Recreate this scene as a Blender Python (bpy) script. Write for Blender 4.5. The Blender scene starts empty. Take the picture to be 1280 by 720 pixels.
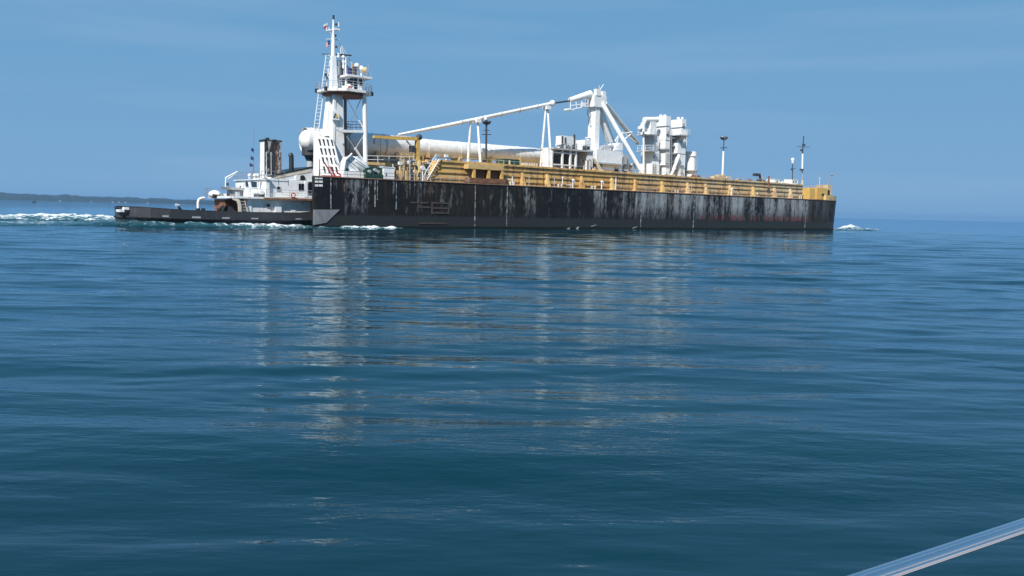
import bpy, math, random
import numpy as np
from mathutils import Vector, Matrix

random.seed(7); rng = np.random.default_rng(11)
scene = bpy.context.scene
col = scene.collection

# ------------------------------------------------------------------ camera
FPX, CAM_H = 1000.0, 3.14
ROLL = math.atan(.0219)
PITCH = math.atan(96.7*math.cos(ROLL)/FPX)
cF = Vector((0, math.cos(PITCH), -math.sin(PITCH)))
cU0 = Vector((0, math.sin(PITCH), math.cos(PITCH)))
cR = Vector((1, 0, 0))*math.cos(ROLL) + cU0*math.sin(ROLL)
cU = cU0*math.cos(ROLL) - Vector((1, 0, 0))*math.sin(ROLL)
cam = bpy.data.cameras.new('camera'); camo = bpy.data.objects.new('camera', cam); col.objects.link(camo)
M = Matrix.Identity(4)
for i in range(3):
    M[i][0], M[i][1], M[i][2] = cR[i], cU[i], -cF[i]
M[2][3] = CAM_H
camo.matrix_world = M
cam.sensor_width = 36; cam.lens = 36*FPX/1280
cam.clip_start = .05; cam.clip_end = 60000
scene.camera = camo

# ------------------------------------------------------------------ sky and sun
SUN_EL = math.radians(46)
SUN_DIR = Vector((-.38, -.925, 0)).normalized()          # horizontal direction towards the sun
world = bpy.data.worlds.new('World'); scene.world = world; world.use_nodes = True
wn = world.node_tree; wn.nodes.clear()
sky = wn.nodes.new('ShaderNodeTexSky'); sky.sky_type = 'NISHITA'; sky.sun_disc = False
sky.sun_elevation = SUN_EL
sky.sun_rotation = math.atan2(SUN_DIR.x, SUN_DIR.y)
sky.altitude = 0; sky.air_density = .5; sky.dust_density = 0; sky.ozone_density = 4.0
tint = wn.nodes.new('ShaderNodeMix'); tint.data_type = 'RGBA'; tint.blend_type = 'MULTIPLY'; tint.inputs[0].default_value = 1
tint.inputs[7].default_value = (6.4, 19.7, 27.4, 1)
# hazy summer sky: the bright horizon is held down, N / (1 + N / c), the zenith keeps its depth
def vmath(op, a, b):
    n = wn.nodes.new('ShaderNodeVectorMath'); n.operation = op
    for i, v in enumerate((a, b)):
        if hasattr(v, 'is_output'): wn.links.new(v, n.inputs[i])
        else: n.inputs[i].default_value = v
    return n.outputs[0]
held = vmath('DIVIDE', sky.outputs[0], vmath('ADD', vmath('MULTIPLY', sky.outputs[0], (1/.6, 1/.35, 1/.4)), (1, 1, 1)))
wn.links.new(held, tint.inputs[6])
tc = wn.nodes.new('ShaderNodeTexCoord'); mp = wn.nodes.new('ShaderNodeMapping'); mp.inputs['Scale'].default_value = (1.2, 1.2, 14)
cn = wn.nodes.new('ShaderNodeTexNoise'); cn.inputs['Scale'].default_value = 1.6; cn.inputs['Detail'].default_value = 5
cr = wn.nodes.new('ShaderNodeMapRange'); cr.inputs[1].default_value = .5; cr.inputs[2].default_value = .8; cr.inputs[3].default_value = 0; cr.inputs[4].default_value = .26
cloud = wn.nodes.new('ShaderNodeMix'); cloud.data_type = 'RGBA'; cloud.inputs[7].default_value = (6.6, 8.6, 12.0, 1)
wn.links.new(tc.outputs['Generated'], mp.inputs[0]); wn.links.new(mp.outputs[0], cn.inputs[0])
wn.links.new(cn.outputs[0], cr.inputs[0]); wn.links.new(cr.outputs[0], cloud.inputs[0])
wn.links.new(tint.outputs[2], cloud.inputs[6])
bg = wn.nodes.new('ShaderNodeBackground'); bg.inputs[1].default_value = .05
wo = wn.nodes.new('ShaderNodeOutputWorld')
wn.links.new(cloud.outputs[2], bg.inputs[0]); wn.links.new(bg.outputs[0], wo.inputs[0])
sun = bpy.data.lights.new('sun', 'SUN'); sun.energy = 5.0; sun.angle = math.radians(.53); sun.color = (1, .965, .91)
suno = bpy.data.objects.new('sun', sun); col.objects.link(suno)
sd = Vector((SUN_DIR.x*math.cos(SUN_EL), SUN_DIR.y*math.cos(SUN_EL), math.sin(SUN_EL)))
suno.rotation_euler = sd.to_track_quat('Z', 'Y').to_euler(); suno.location = (0, -20, 60)
vs = scene.view_settings
vs.view_transform = 'Standard'; vs.look = 'None'; vs.exposure = .28; vs.gamma = 1; vs.use_curve_mapping = False
scene.cycles.use_denoising = True
scene.cycles.max_bounces = 6; scene.cycles.glossy_bounces = 3; scene.cycles.diffuse_bounces = 2
scene.cycles.transparent_max_bounces = 8; scene.cycles.caustics_reflective = False

# ------------------------------------------------------------------ ship frame: x forward, y to port (away), z up, origin at the stern's starboard waterline
PHI = math.atan(1.244); sP, cP = math.sin(PHI), math.cos(PHI)
RZ = math.pi/2 - PHI
def ray(px, py):
    return cF + cR*((px-640)/FPX) + cU*((360-py)/FPX)
def hz(px): return 249.3 + .0219*px
_d = ray(393, hz(393)+27.3); _t = -CAM_H/_d.z
OX, OY = _d.x*_t, _d.y*_t
def at(px, py, y):
    "pixel ray met with the lengthwise vertical plane y metres in from the starboard side: (x, z)"
    d = ray(px, py)
    t = (y - OX*cP + OY*sP)/(-d.x*cP + d.y*sP)
    X, Y, Z = d.x*t, d.y*t, CAM_H + d.z*t
    return (X-OX)*sP + (Y-OY)*cP, Z
def A(px, py, y):
    x, z = at(px, py, y); return (x, y, z)
def atx(px, py, x):
    "pixel ray met with the athwartships vertical plane at x: (y, z)"
    d = ray(px, py)
    t = (x + OX*sP + OY*cP)/(d.x*sP + d.y*cP)
    X, Y, Z = d.x*t, d.y*t, CAM_H + d.z*t
    return -(X-OX)*cP + (Y-OY)*sP, Z
def on_water(px, py):
    d = ray(px, py); t = -CAM_H/d.z
    X, Y = d.x*t-OX, d.y*t-OY
    return X*sP + Y*cP, -X*cP + Y*sP
def ship_to_world(x, y, z): return Vector((OX + x*sP - y*cP, OY + x*cP + y*sP, z))

# ------------------------------------------------------------------ materials
def new_mat(name):
    m = bpy.data.materials.new(name); m.use_nodes = True
    nt = m.node_tree; b = nt.nodes['Principled BSDF']
    return m, nt, b
def mixc(nt, fac, a, b, blend='MIX'):
    n = nt.nodes.new('ShaderNodeMix'); n.data_type = 'RGBA'; n.blend_type = blend
    for sock, v in ((n.inputs[0], fac), (n.inputs[6], a), (n.inputs[7], b)):
        if hasattr(v, 'is_output'): nt.links.new(v, sock)
        elif isinstance(v, (int, float)): sock.default_value = v
        else: sock.default_value = (*v, 1)
    return n.outputs[2]
def noise(nt, vec, scale, detail=4, rough=.55):
    n = nt.nodes.new('ShaderNodeTexNoise'); n.inputs['Scale'].default_value = scale
    n.inputs['Detail'].default_value = detail; n.inputs['Roughness'].default_value = rough
    if vec is not None: nt.links.new(vec, n.inputs['Vector'])
    return n.outputs[0]
def mapped(nt, scale, offset=(0, 0, 0)):
    t = nt.nodes.new('ShaderNodeTexCoord'); m = nt.nodes.new('ShaderNodeMapping')
    m.inputs['Scale'].default_value = scale; m.inputs['Location'].default_value = offset
    nt.links.new(t.outputs['Object'], m.inputs[0]); return m.outputs[0]
def rangen(nt, v, a, b, c=0, d=1):
    n = nt.nodes.new('ShaderNodeMapRange'); nt.links.new(v, n.inputs[0])
    for i, q in enumerate((a, b, c, d)): n.inputs[i+1].default_value = q
    return n.outputs[0]
def mathn(nt, op, a, b):
    n = nt.nodes.new('ShaderNodeMath'); n.operation = op
    for i, v in enumerate((a, b)):
        if hasattr(v, 'is_output'): nt.links.new(v, n.inputs[i])
        else: n.inputs[i].default_value = v
    return n.outputs[0]
def paint(name, c, rough=.5, stain=None, amount=.5, lo=.55, hi=.72, scale=(.6, .6, .14), metallic=0, fine=.12):
    "painted steel: slight tonal unevenness plus streaky stains running down"
    m, nt, b = new_mat(name)
    v = mapped(nt, (1, 1, 1))
    base = mixc(nt, rangen(nt, noise(nt, v, 1.7, 5), .3, .7), tuple(q*(1-fine) for q in c), tuple(min(1, q*(1+fine*.5)) for q in c))
    if stain:
        s = noise(nt, mapped(nt, scale), 2.6, 7, .65)
        base = mixc(nt, rangen(nt, s, lo, hi, 0, amount), base, stain)
    nt.links.new(base, b.inputs['Base Color'])
    b.inputs['Roughness'].default_value = rough; b.inputs['Metallic'].default_value = metallic
    return m
MAT = {}
MAT['white'] = paint('white_paint', (.80, .80, .78), .45, (.34, .22, .13), .65, .56, .78)
MAT['white_clean'] = paint('clean_white_paint', (.82, .82, .81), .4, (.42, .36, .28), .5, .56, .78)
MAT['white_rusty'] = paint('rust_streaked_white_paint', (.78, .78, .76), .5, (.42, .20, .08), .8, .55, .70)
MAT['offwhite'] = paint('cream_paint', (.70, .62, .48), .5, (.40, .18, .07), .7, .5, .7)
MAT['tank'] = paint('weathered_tank_white', (.70, .70, .69), .5, (.30, .27, .24), .6, .52, .75, (.35, .5, .5))
MAT['yellow'] = paint('ochre_yellow_paint', (.64, .44, .18), .55, (.22, .12, .06), .8, .50, .68, (.35, .6, .5))
MAT['yellow_bright'] = paint('bright_yellow_paint', (.68, .42, .11), .5, (.30, .14, .05), .6, .52, .72)
MAT['tan'] = paint('faded_tan_paint', (.66, .51, .31), .6, (.20, .13, .08), .8, .45, .65, (.4, .6, .8))
MAT['black'] = paint('black_paint', (.018, .019, .021), .45, (.06, .055, .05), .6, .5, .7)
MAT['charcoal'] = paint('charcoal_rubber', (.035, .037, .042), .6, (.09, .085, .08), .6, .5, .7)
MAT['grey'] = paint('grey_paint', (.22, .23, .24), .55, (.12, .09, .07), .6, .5, .7)
MAT['lightgrey'] = paint('pale_grey_paint', (.42, .43, .44), .5, (.2, .15, .1), .5, .55, .75)
MAT['deck'] = paint('brown_deck_paint', (.20, .12, .085), .7, (.10, .055, .035), .8, .45, .65, (.8, .8, .8))
MAT['rust'] = paint('rusted_steel', (.24, .11, .055), .75, (.09, .04, .025), .8, .42, .62, (.8, .8, .8))
MAT['green'] = paint('dark_green_paint', (.010, .055, .032), .5, (.03, .05, .03), .5)
MAT['scuff'] = paint('scuffed_white_streak', (.40, .42, .44), .6, (.025, .027, .03), 1.0, .42, .56, (.9, .9, .55))
MAT['scrape'] = paint('brown_scraped_steel', (.075, .05, .04), .7, (.03, .025, .022), .8, .45, .6, (.8, .8, .8))
MAT['red'] = paint('red_paint', (.45, .05, .04), .5)
MAT['orange'] = paint('orange_paint', (.70, .20, .04), .5)
MAT['navy'] = paint('navy_cloth', (.02, .03, .13), .8)
MAT['steel'] = paint('galvanised_steel', (.45, .46, .48), .4, metallic=.6)
m, nt, b = new_mat('dark_window_glass'); b.inputs['Base Color'].default_value = (.012, .016, .02, 1); b.inputs['Roughness'].default_value = .12; MAT['glass'] = m
m, nt, b = new_mat('polished_stainless'); b.inputs['Base Color'].default_value = (.74, .68, .69, 1); b.inputs['Metallic'].default_value = 1
b.inputs['Roughness'].default_value = .17; MAT['stainless'] = m

# barge hull: black with chalky scrape streaks, a dull wet band, a red-brown band towards the bow
m, nt, b = new_mat('scraped_black_hull_paint')
o = mapped(nt, (1, 1, 1), (70, 0, 0)); sep = nt.nodes.new('ShaderNodeSeparateXYZ'); nt.links.new(o, sep.inputs[0])
X, Z = sep.outputs[0], sep.outputs[2]
fx = rangen(nt, X, 28, 82, 0, 1)
s1 = noise(nt, mapped(nt, (.75, 1, .05)), 1.0, 5, .66)
s2 = noise(nt, mapped(nt, (.22, 1, .25), (40, 0, 0)), 1.0, 5, .6)
s3 = noise(nt, mapped(nt, (2.6, 1, .9), (9, 0, 0)), 1.0, 5, .7)
streak = mathn(nt, 'ADD', mathn(nt, 'MULTIPLY', s1, .62), mathn(nt, 'MULTIPLY', s3, .38))
streak = mathn(nt, 'ADD', streak, mathn(nt, 'MULTIPLY', mathn(nt, 'SUBTRACT', fx, .62), .15))
streak = mathn(nt, 'ADD', streak, mathn(nt, 'MULTIPLY', mathn(nt, 'SUBTRACT', s2, .5), .25))
pan = nt.nodes.new('ShaderNodeTexWhiteNoise'); pan.noise_dimensions = '1D'
nt.links.new(mathn(nt, 'FLOOR', mathn(nt, 'MULTIPLY', X, .43), 0), pan.inputs['W'])
streak = mathn(nt, 'ADD', streak, mathn(nt, 'MULTIPLY', mathn(nt, 'SUBTRACT', pan.outputs['Value'], .5), .13))
upper = rangen(nt, mathn(nt, 'ADD', Z, mathn(nt, 'MULTIPLY', s3, 2.6)), 3.0, 6.6)
bowdark = rangen(nt, X, 129, 129.6, 1, .2)
mask = mathn(nt, 'MULTIPLY', mathn(nt, 'MULTIPLY', rangen(nt, streak, .46, .63), upper), bowdark)
base = mixc(nt, rangen(nt, s3, .3, .7), (.007, .0075, .008), (.015, .016, .016))
base = mixc(nt, mathn(nt, 'MULTIPLY', mask, .85), base, (.40, .415, .43))
brown = mathn(nt, 'MULTIPLY', rangen(nt, s2, .45, .62), rangen(nt, X, 128.5, 129.6, .35, 1.3))
aft = mathn(nt, 'MULTIPLY', rangen(nt, X, 12, 18), rangen(nt, X, 48, 30))
brown = mathn(nt, 'MAXIMUM', brown, mathn(nt, 'MULTIPLY', aft, rangen(nt, s3, .4, .6, .1, .6)))
base = mixc(nt, mathn(nt, 'MULTIPLY', brown, .5), base, (.050, .034, .022))
runs = noise(nt, mapped(nt, (2.2, 1, .07), (17, 0, 3)), 1.0, 4, .6)
drip = mathn(nt, 'MULTIPLY', rangen(nt, runs, .56, .68), rangen(nt, mathn(nt, 'ADD', Z, mathn(nt, 'MULTIPLY', s2, 3.0)), 5.2, 8.6))
base = mixc(nt, mathn(nt, 'MULTIPLY', drip, .45), base, (.12, .062, .03))
redband = mathn(nt, 'MULTIPLY', mathn(nt, 'MULTIPLY', rangen(nt, Z, 1.9, 2.3), rangen(nt, Z, 3.6, 2.8)), mathn(nt, 'MULTIPLY', rangen(nt, X, 82, 95), rangen(nt, X, 129.6, 129)))
base = mixc(nt, mathn(nt, 'MULTIPLY', redband, rangen(nt, s1, .42, .6, 0, .8)), base, (.16, .045, .045))
wet = rangen(nt, mathn(nt, 'SUBTRACT', Z, mathn(nt, 'MULTIPLY', s3, .5)), 1.5, 1.9, 1, 0)
base = mixc(nt, mathn(nt, 'MULTIPLY', wet, .9), base, (.030, .034, .034))
slime = rangen(nt, mathn(nt, 'SUBTRACT', Z, mathn(nt, 'MULTIPLY', s3, .3)), .1, .3, 1, 0)
base = mixc(nt, slime, base, (.010, .012, .010))
nt.links.new(base, b.inputs['Base Color']); b.inputs['Roughness'].default_value = .6; b.inputs['Specular IOR Level'].default_value = .2
MAT['hull'] = m

# trunk side: ochre aft fading to cream forward, faded panels, rust runs
m, nt, b = new_mat('faded_trunk_paint')
sx = nt.nodes.new('ShaderNodeSeparateXYZ'); nt.links.new(mapped(nt, (1, 1, 1), (70, 0, 0)), sx.inputs[0])
fade = rangen(nt, mathn(nt, 'ADD', sx.outputs[0], mathn(nt, 'MULTIPLY', noise(nt, mapped(nt, (.12, .2, .4)), 1, 4), 30)), 75, 140)
c = mixc(nt, fade, (.66, .40, .12), (.64, .49, .29))
pn = nt.nodes.new('ShaderNodeTexWhiteNoise'); pn.noise_dimensions = '1D'
nt.links.new(mathn(nt, 'FLOOR', mathn(nt, 'MULTIPLY', sx.outputs[0], .21), 0), pn.inputs['W'])
c = mixc(nt, rangen(nt, pn.outputs['Value'], .2, 1, 0, .35), c, (.42, .37, .29))
c = mixc(nt, rangen(nt, noise(nt, mapped(nt, (1.3, 1, .25), (4, 0, 0)), 1, 6, .7), .49, .64, 0, .85), c, (.26, .12, .05))
c = mixc(nt, rangen(nt, noise(nt, mapped(nt, (.5, 1, 1.2), (24, 0, 0)), 1, 6, .7), .55, .7, 0, .7), c, (.16, .13, .11))
nt.links.new(c, b.inputs['Base Color']); b.inputs['Roughness'].default_value = .65; MAT['trunk'] = m

# sooty funnel face
m, nt, b = new_mat('sooty_peeling_paint')
n1 = noise(nt, mapped(nt, (1.1, 1.1, .5)), 1.4, 7, .7); n2 = noise(nt, mapped(nt, (1.6, 1.6, .4), (5, 5, 5)), 1.6, 5)
base = mixc(nt, rangen(nt, n1, .52, .58), (.022, .02, .018), (.42, .41, .39))
base = mixc(nt, rangen(nt, n2, .58, .68, 0, .8), base, (.22, .08, .05))
nt.links.new(base, b.inputs['Base Color']); b.inputs['Roughness'].default_value = .7; MAT['soot'] = m

# tree-covered far shore
m, nt, b = new_mat('far_woodland')
n1 = noise(nt, mapped(nt, (.012, .012, .03)), 1, 5)
nt.links.new(mixc(nt, rangen(nt, n1, .35, .65), (.006, .016, .014), (.013, .025, .020)), b.inputs['Base Color']); b.inputs['Roughness'].default_value = .9; MAT['wood'] = m

# water
def water_nodes(nt, b):
    b.inputs['IOR'].default_value = 1.333; b.inputs['Roughness'].default_value = .04
    v = mapped(nt, (1, 1, 1))
    big = noise(nt, mapped(nt, (.05, .12, 1)), 1, 3)
    base = mixc(nt, rangen(nt, big, .35, .65), (.0024, .0215, .0300), (.0036, .0270, .0365))
    patch = noise(nt, mapped(nt, (.06, .15, 1), (31, 7, 0)), 1, 4, .6)
    patch2 = noise(nt, mapped(nt, (.13, .33, 1), (3, 57, 0)), 1, 4, .6)
    def bump(prev, h, strength, dist):
        n = nt.nodes.new('ShaderNodeBump'); n.inputs['Distance'].default_value = dist
        if hasattr(strength, 'is_output'): nt.links.new(strength, n.inputs['Strength'])
        else: n.inputs['Strength'].default_value = strength
        nt.links.new(h, n.inputs['Height'])
        if prev is not None: nt.links.new(prev, n.inputs['Normal'])
        return n.outputs[0]
    def rot(scale, ang, off=(0, 0, 0)):
        t = nt.nodes.new('ShaderNodeTexCoord'); q = nt.nodes.new('ShaderNodeMapping')
        q.inputs['Scale'].default_value = scale; q.inputs['Rotation'].default_value = (0, 0, ang); q.inputs['Location'].default_value = off
        nt.links.new(t.outputs['Object'], q.inputs[0]); return q.outputs[0]
    n1 = noise(nt, rot((.26, 1.2, 1), .05), 1.0, 3, .5)
    n2 = noise(nt, rot((1.3, 4.2, 1), -.24), 1.0, 3, .55)
    n3 = noise(nt, rot((5.5, 15, 1), -.42), 1.0, 3, .5)
    n4 = noise(nt, rot((6.5, 14, 1), .38), 1.0, 2, .5)
    nb = bump(None, n1, 1.0, .042)
    nb = bump(nb, n2, rangen(nt, patch, .38, .66, .22, 1.0), .0205)
    nb = bump(nb, n3, rangen(nt, patch2, .46, .64, .06, 1.0), .0068)
    nb = bump(nb, n4, rangen(nt, patch, .48, .64, .05, 1.0), .0055)
    nt.links.new(nb, b.inputs['Normal'])
    return base, nb
def surface_mix(nt, b, nb):
    "clear top film: fresnel reflection, with a blue tint put into its colour to hold down mirrored red, over the scattering body"
    b.inputs['Specular IOR Level'].default_value = 0
    g = nt.nodes.new('ShaderNodeBsdfAnisotropic'); g.distribution = 'GGX'
    g.inputs['Color'].default_value = (.74, .90, 1.0, 1); g.inputs['Roughness'].default_value = .03  # reflected light is coloured blue here; clear water would leave it neutral
    fr = nt.nodes.new('ShaderNodeFresnel'); fr.inputs['IOR'].default_value = 1.333
    mx = nt.nodes.new('ShaderNodeMixShader'); out = nt.nodes['Material Output']
    nt.links.new(nb, g.inputs['Normal']); nt.links.new(nb, fr.inputs['Normal'])
    nt.links.new(fr.outputs[0], mx.inputs[0]); nt.links.new(b.outputs[0], mx.inputs[1]); nt.links.new(g.outputs[0], mx.inputs[2])
    nt.links.new(mx.outputs[0], out.inputs['Surface']); return mx
m, nt, b = new_mat('lake_water'); wb_, nb_ = water_nodes(nt, b); nt.links.new(wb_, b.inputs['Base Color']); surface_mix(nt, b, nb_); MAT['water'] = m

# churned wake: water with white froth where the 'froth' attribute is high
m, nt, b = new_mat('churned_wake')
wbase, _nb = water_nodes(nt, b)
at_ = nt.nodes.new('ShaderNodeAttribute'); at_.attribute_name = 'froth'
f1 = noise(nt, mapped(nt, (1.0, 1.7, 2.2)), 1.0, 8, .78)
fm = rangen(nt, mathn(nt, 'ADD', mathn(nt, 'MULTIPLY', at_.outputs['Fac'], 1.0), mathn(nt, 'MULTIPLY', mathn(nt, 'SUBTRACT', f1, .5), 2.6)), .40, .85)
teal = mixc(nt, rangen(nt, at_.outputs['Fac'], .05, .4, 0, .8), wbase, (.03, .10, .115))
nt.links.new(mixc(nt, fm, teal, (.86, .90, .90)), b.inputs['Base Color'])
nt.links.new(rangen(nt, fm, 0, 1, .05, .8), b.inputs['Roughness'])
MAT['wake'] = m

# ------------------------------------------------------------------ mesh builder (ship coordinates unless told otherwise)
class MB:
    def __init__(s): s.v = []; s.f = []; s.sm = []
    def add(s, vs, fs, smooth=False):
        o = len(s.v); s.v += [tuple(p) for p in vs]
        for f in fs: s.f.append([i+o for i in f]); s.sm.append(smooth)
        return s
    def hexa(s, p):
        return s.add(p, [(3, 2, 1, 0), (4, 5, 6, 7), (0, 1, 5, 4), (1, 2, 6, 5), (2, 3, 7, 6), (3, 0, 4, 7)])
    def box(s, x0, x1, y0, y1, z0, z1):
        x0, x1 = min(x0, x1), max(x0, x1); y0, y1 = min(y0, y1), max(y0, y1); z0, z1 = min(z0, z1), max(z0, z1)
        return s.hexa([(x0, y0, z0), (x1, y0, z0), (x1, y1, z0), (x0, y1, z0), (x0, y0, z1), (x1, y0, z1), (x1, y1, z1), (x0, y1, z1)])
    def prism(s, poly, y0, y1):
        "polygon of (x, z) extruded from y0 to y1"
        n = len(poly); vs = [(x, y0, z) for x, z in poly] + [(x, y1, z) for x, z in poly]
        fs = [list(range(n)), list(range(2*n-1, n-1, -1))] + [(i, i+n, (i+1) % n + n, (i+1) % n) for i in range(n)]
        return s.add(vs, fs)
    def slab(s, poly, z0, z1):
        "polygon of (x, y) extruded from z0 to z1"
        n = len(poly); vs = [(x, y, z0) for x, y in poly] + [(x, y, z1) for x, y in poly]
        fs = [list(range(n-1, -1, -1)), list(range(n, 2*n))] + [(i, (i+1) % n, (i+1) % n + n, i+n) for i in range(n)]
        return s.add(vs, fs)
    def tube(s, p0, p1, r, r1=None, n=8):
        p0, p1 = Vector(p0), Vector(p1); r1 = r if r1 is None else r1
        d = (p1-p0).normalized(); u = d.orthogonal().normalized(); w = d.cross(u)
        vs = []
        for p, q in ((p0, r), (p1, r1)):
            for k in range(n):
                a = 2*math.pi*k/n; vs.append(p + (u*math.cos(a) + w*math.sin(a))*q)
        s.add(vs, [(k, (k+1) % n, (k+1) % n + n, k+n) for k in range(n)], True)
        return s.add(vs, [list(range(n-1, -1, -1)), list(range(n, 2*n))])
    def path(s, pts, r, n=8):
        for a, b in zip(pts[:-1], pts[1:]): s.tube(a, b, r, n=n)
        for p in pts[1:-1]: s.ball(p, r*1.02, 8, 5)
        return s
    def ball(s, c, r, n=12, k=8, sc=(1, 1, 1)):
        vs = []; fs = []
        for i in range(k+1):
            t = math.pi*i/k
            for j in range(n):
                a = 2*math.pi*j/n
                vs.append((c[0]+r*sc[0]*math.sin(t)*math.cos(a), c[1]+r*sc[1]*math.sin(t)*math.sin(a), c[2]+r*sc[2]*math.cos(t)))
        for i in range(k):
            for j in range(n): fs.append((i*n+j, (i+1)*n+j, (i+1)*n+(j+1) % n, i*n+(j+1) % n))
        return s.add(vs, fs, True)
    def lathe(s, prof, origin, axis, n=24):
        "profile of (distance along axis, radius)"
        o = Vector(origin); d = Vector(axis).normalized(); u = d.orthogonal().normalized(); w = d.cross(u)
        vs = []
        for t, r in prof:
            for k in range(n):
                a = 2*math.pi*k/n; vs.append(o + d*t + (u*math.cos(a) + w*math.sin(a))*max(r, .001))
        fs = [(i*n+k, i*n+(k+1) % n, (i+1)*n+(k+1) % n, (i+1)*n+k) for i in range(len(prof)-1) for k in range(n)]
        return s.add(vs, fs, True)
    def torus(s, c, R, r, axis='y', n=20, k=8):
        vs = []
        for i in range(n):
            a = 2*math.pi*i/n
            for j in range(k):
                b = 2*math.pi*j/k; q = R + r*math.cos(b); e = r*math.sin(b)
                if axis == 'y': vs.append((c[0]+q*math.cos(a), c[1]+e, c[2]+q*math.sin(a)))
                elif axis == 'x': vs.append((c[0]+e, c[1]+q*math.cos(a), c[2]+q*math.sin(a)))
                else: vs.append((c[0]+q*math.cos(a), c[1]+q*math.sin(a), c[2]+e))
        return s.add(vs, [(i*k+j, ((i+1) % n)*k+j, ((i+1) % n)*k+(j+1) % k, i*k+(j+1) % k) for i in range(n) for j in range(k)], True)
    def railing(s, pts, h=1.05, gap=1.5, r=.028, bars=3):
        for a, b in zip(pts[:-1], pts[1:]):
            a, b = Vector(a), Vector(b); n = max(1, round((b-a).length/gap))
            for i in range(n+1):
                p = a.lerp(b, i/n); s.tube(p, p + Vector((0, 0, h)), r, n=5)
            for k in range(bars):
                up = Vector((0, 0, h*(k+1)/bars)); s.tube(a+up, b+up, r, n=5)
        return s
    def ladder(s, a, b, wdir, w=.45, r=.03, gap=.35):
        a, b, wd = Vector(a), Vector(b), Vector(wdir).normalized()*w/2
        s.tube(a-wd, b-wd, r, n=5); s.tube(a+wd, b+wd, r, n=5)
        n = int((b-a).length/gap)
        for i in range(1, n): p = a.lerp(b, i/n); s.tube(p-wd, p+wd, r*.7, n=4)
        return s
    # pixel helpers: a box whose starboard face fills the pixel rectangle on the plane y = y0
    def pbox(s, px0, px1, py0, py1, y0, y1):
        pm, qm = (px0+px1)/2, (py0+py1)/2
        return s.box(at(px0, qm, y0)[0], at(px1, qm, y0)[0], y0, y1, at(pm, py1, y0)[1], at(pm, py0, y0)[1])
    def pprism(s, pts, y0, y1): return s.prism([at(a, b, y0) for a, b in pts], y0, y1)
    def ptube(s, p, q, y0, r, y1=None, r1=None, n=8): return s.tube(A(*p, y0), A(*q, y0 if y1 is None else y1), r, r1, n)
    def mesh(s, name, origin):
        me = bpy.data.meshes.new(name); o = Vector(origin)
        me.from_pydata([Vector(p)-o for p in s.v], [], s.f)
        me.polygons.foreach_set('use_smooth', s.sm); me.update()
        import bmesh
        bm = bmesh.new(); bm.from_mesh(me); bmesh.ops.recalc_face_normals(bm, faces=bm.faces); bm.to_mesh(me); bm.free()
        if any(s.sm): me.set_sharp_from_angle(angle=math.radians(42))
        return me

def tag(o, label=None, cat=None, group=None, kind=None):
    for k, v in (('label', label), ('category', cat), ('group', group), ('kind', kind)):
        if v: o[k] = v
    return o
class Thing:
    "an Empty at the thing's base in the ship frame; parts are built in ship coordinates"
    def __init__(s, name, base, label, cat, group=None):
        s.base = Vector(base); s.e = bpy.data.objects.new(name, None); col.objects.link(s.e)
        s.e.location = ship_to_world(*base); s.e.rotation_euler = (0, 0, RZ); s.e.empty_display_size = .5
        tag(s.e, label, cat, group)
    def part(s, name, mb, mat, parent=None, label=None, kind=None):
        me = mb.mesh(name, s.base); me.materials.append(MAT[mat])
        o = bpy.data.objects.new(name, me); col.objects.link(o); o.parent = parent or s.e
        return tag(o, label, kind=kind)
def solo(name, mb, mat, base, label, cat, group=None):
    me = mb.mesh(name, base); me.materials.append(MAT[mat])
    o = bpy.data.objects.new(name, me); col.objects.link(o)
    o.location = ship_to_world(*base); o.rotation_euler = (0, 0, RZ)
    return tag(o, label, cat, group)

#STRUCTURE
# ------------------------------------------------------------------ water sheet: polar grid, finer where it is looked at from close by, out past the horizon
rad = [0.0, 2.0]
while rad[-1] < 13000: rad.append(rad[-1] + max(.05, rad[-1]*(.005 if rad[-1] < 220 else .02)))
rad = np.array(rad[1:])
th = np.concatenate([np.linspace(-48, 48, 620), np.linspace(48, 312, 150)[1:-1]])
th = np.radians(th)
nr, nth = len(rad), len(th)
Xg = np.outer(rad, np.sin(th)); Yg = np.outer(rad, np.cos(th))
step = np.maximum(np.gradient(rad), rad*np.radians(.165))[:, None]*np.ones((1, nth))
Zg = np.zeros_like(Xg)
def add_wave(lam, amp, ang, ph, group=None):
    global Zg
    k = 2*math.pi/lam
    w = np.clip((lam/step-2.5)/2.5, 0, 1)
    a = amp
    if group is not None:
        gl, ga, gp = group
        kk = 2*math.pi/gl; a = amp*(.55+.45*np.sin(kk*(Xg*math.cos(ga)+Yg*math.sin(ga))+gp))
    p = k*(Xg*math.cos(ang)+Yg*math.sin(ang))+ph
    p = p + 1.1*np.sin(2*math.pi*Xg/(lam*7.3)+ph*3.1) + .8*np.sin(2*math.pi*(Xg*.8+Yg*.6)/(lam*4.1)+ph*1.7)      # crests bend and break up
    Zg += w*a*(np.sin(p)+.18*np.sin(2*p+.4))
for i in range(46):
    lam = 2.2*(11/2.2)**rng.random()
    ang = math.pi/2 + rng.normal(0, .34 if lam > 5.5 else .15)
    add_wave(lam, .0050*lam**.70*(.62 if lam > 6.5 else .85), ang, rng.random()*6.28, (lam*rng.uniform(4, 9), rng.random()*6.28, rng.random()*6.28))
for i in range(34):
    lam = .5*(2.2/.5)**rng.random()
    ang = math.pi/2 + rng.normal(0, .2)
    add_wave(lam, .0036*lam**.9, ang, rng.random()*6.28, (lam*rng.uniform(5, 10), rng.random()*6.28, rng.random()*6.28))
Zg *= np.clip((9000-rad)/6000, 0, 1)[:, None]
Zg *= np.clip(.34+rad/62, 0, 1.12)[:, None]
vsx = np.stack([Xg.ravel(), Yg.ravel(), Zg.ravel()], 1)
centre = len(vsx); vsx = np.vstack([vsx, [[0, 0, 0]]])
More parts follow.
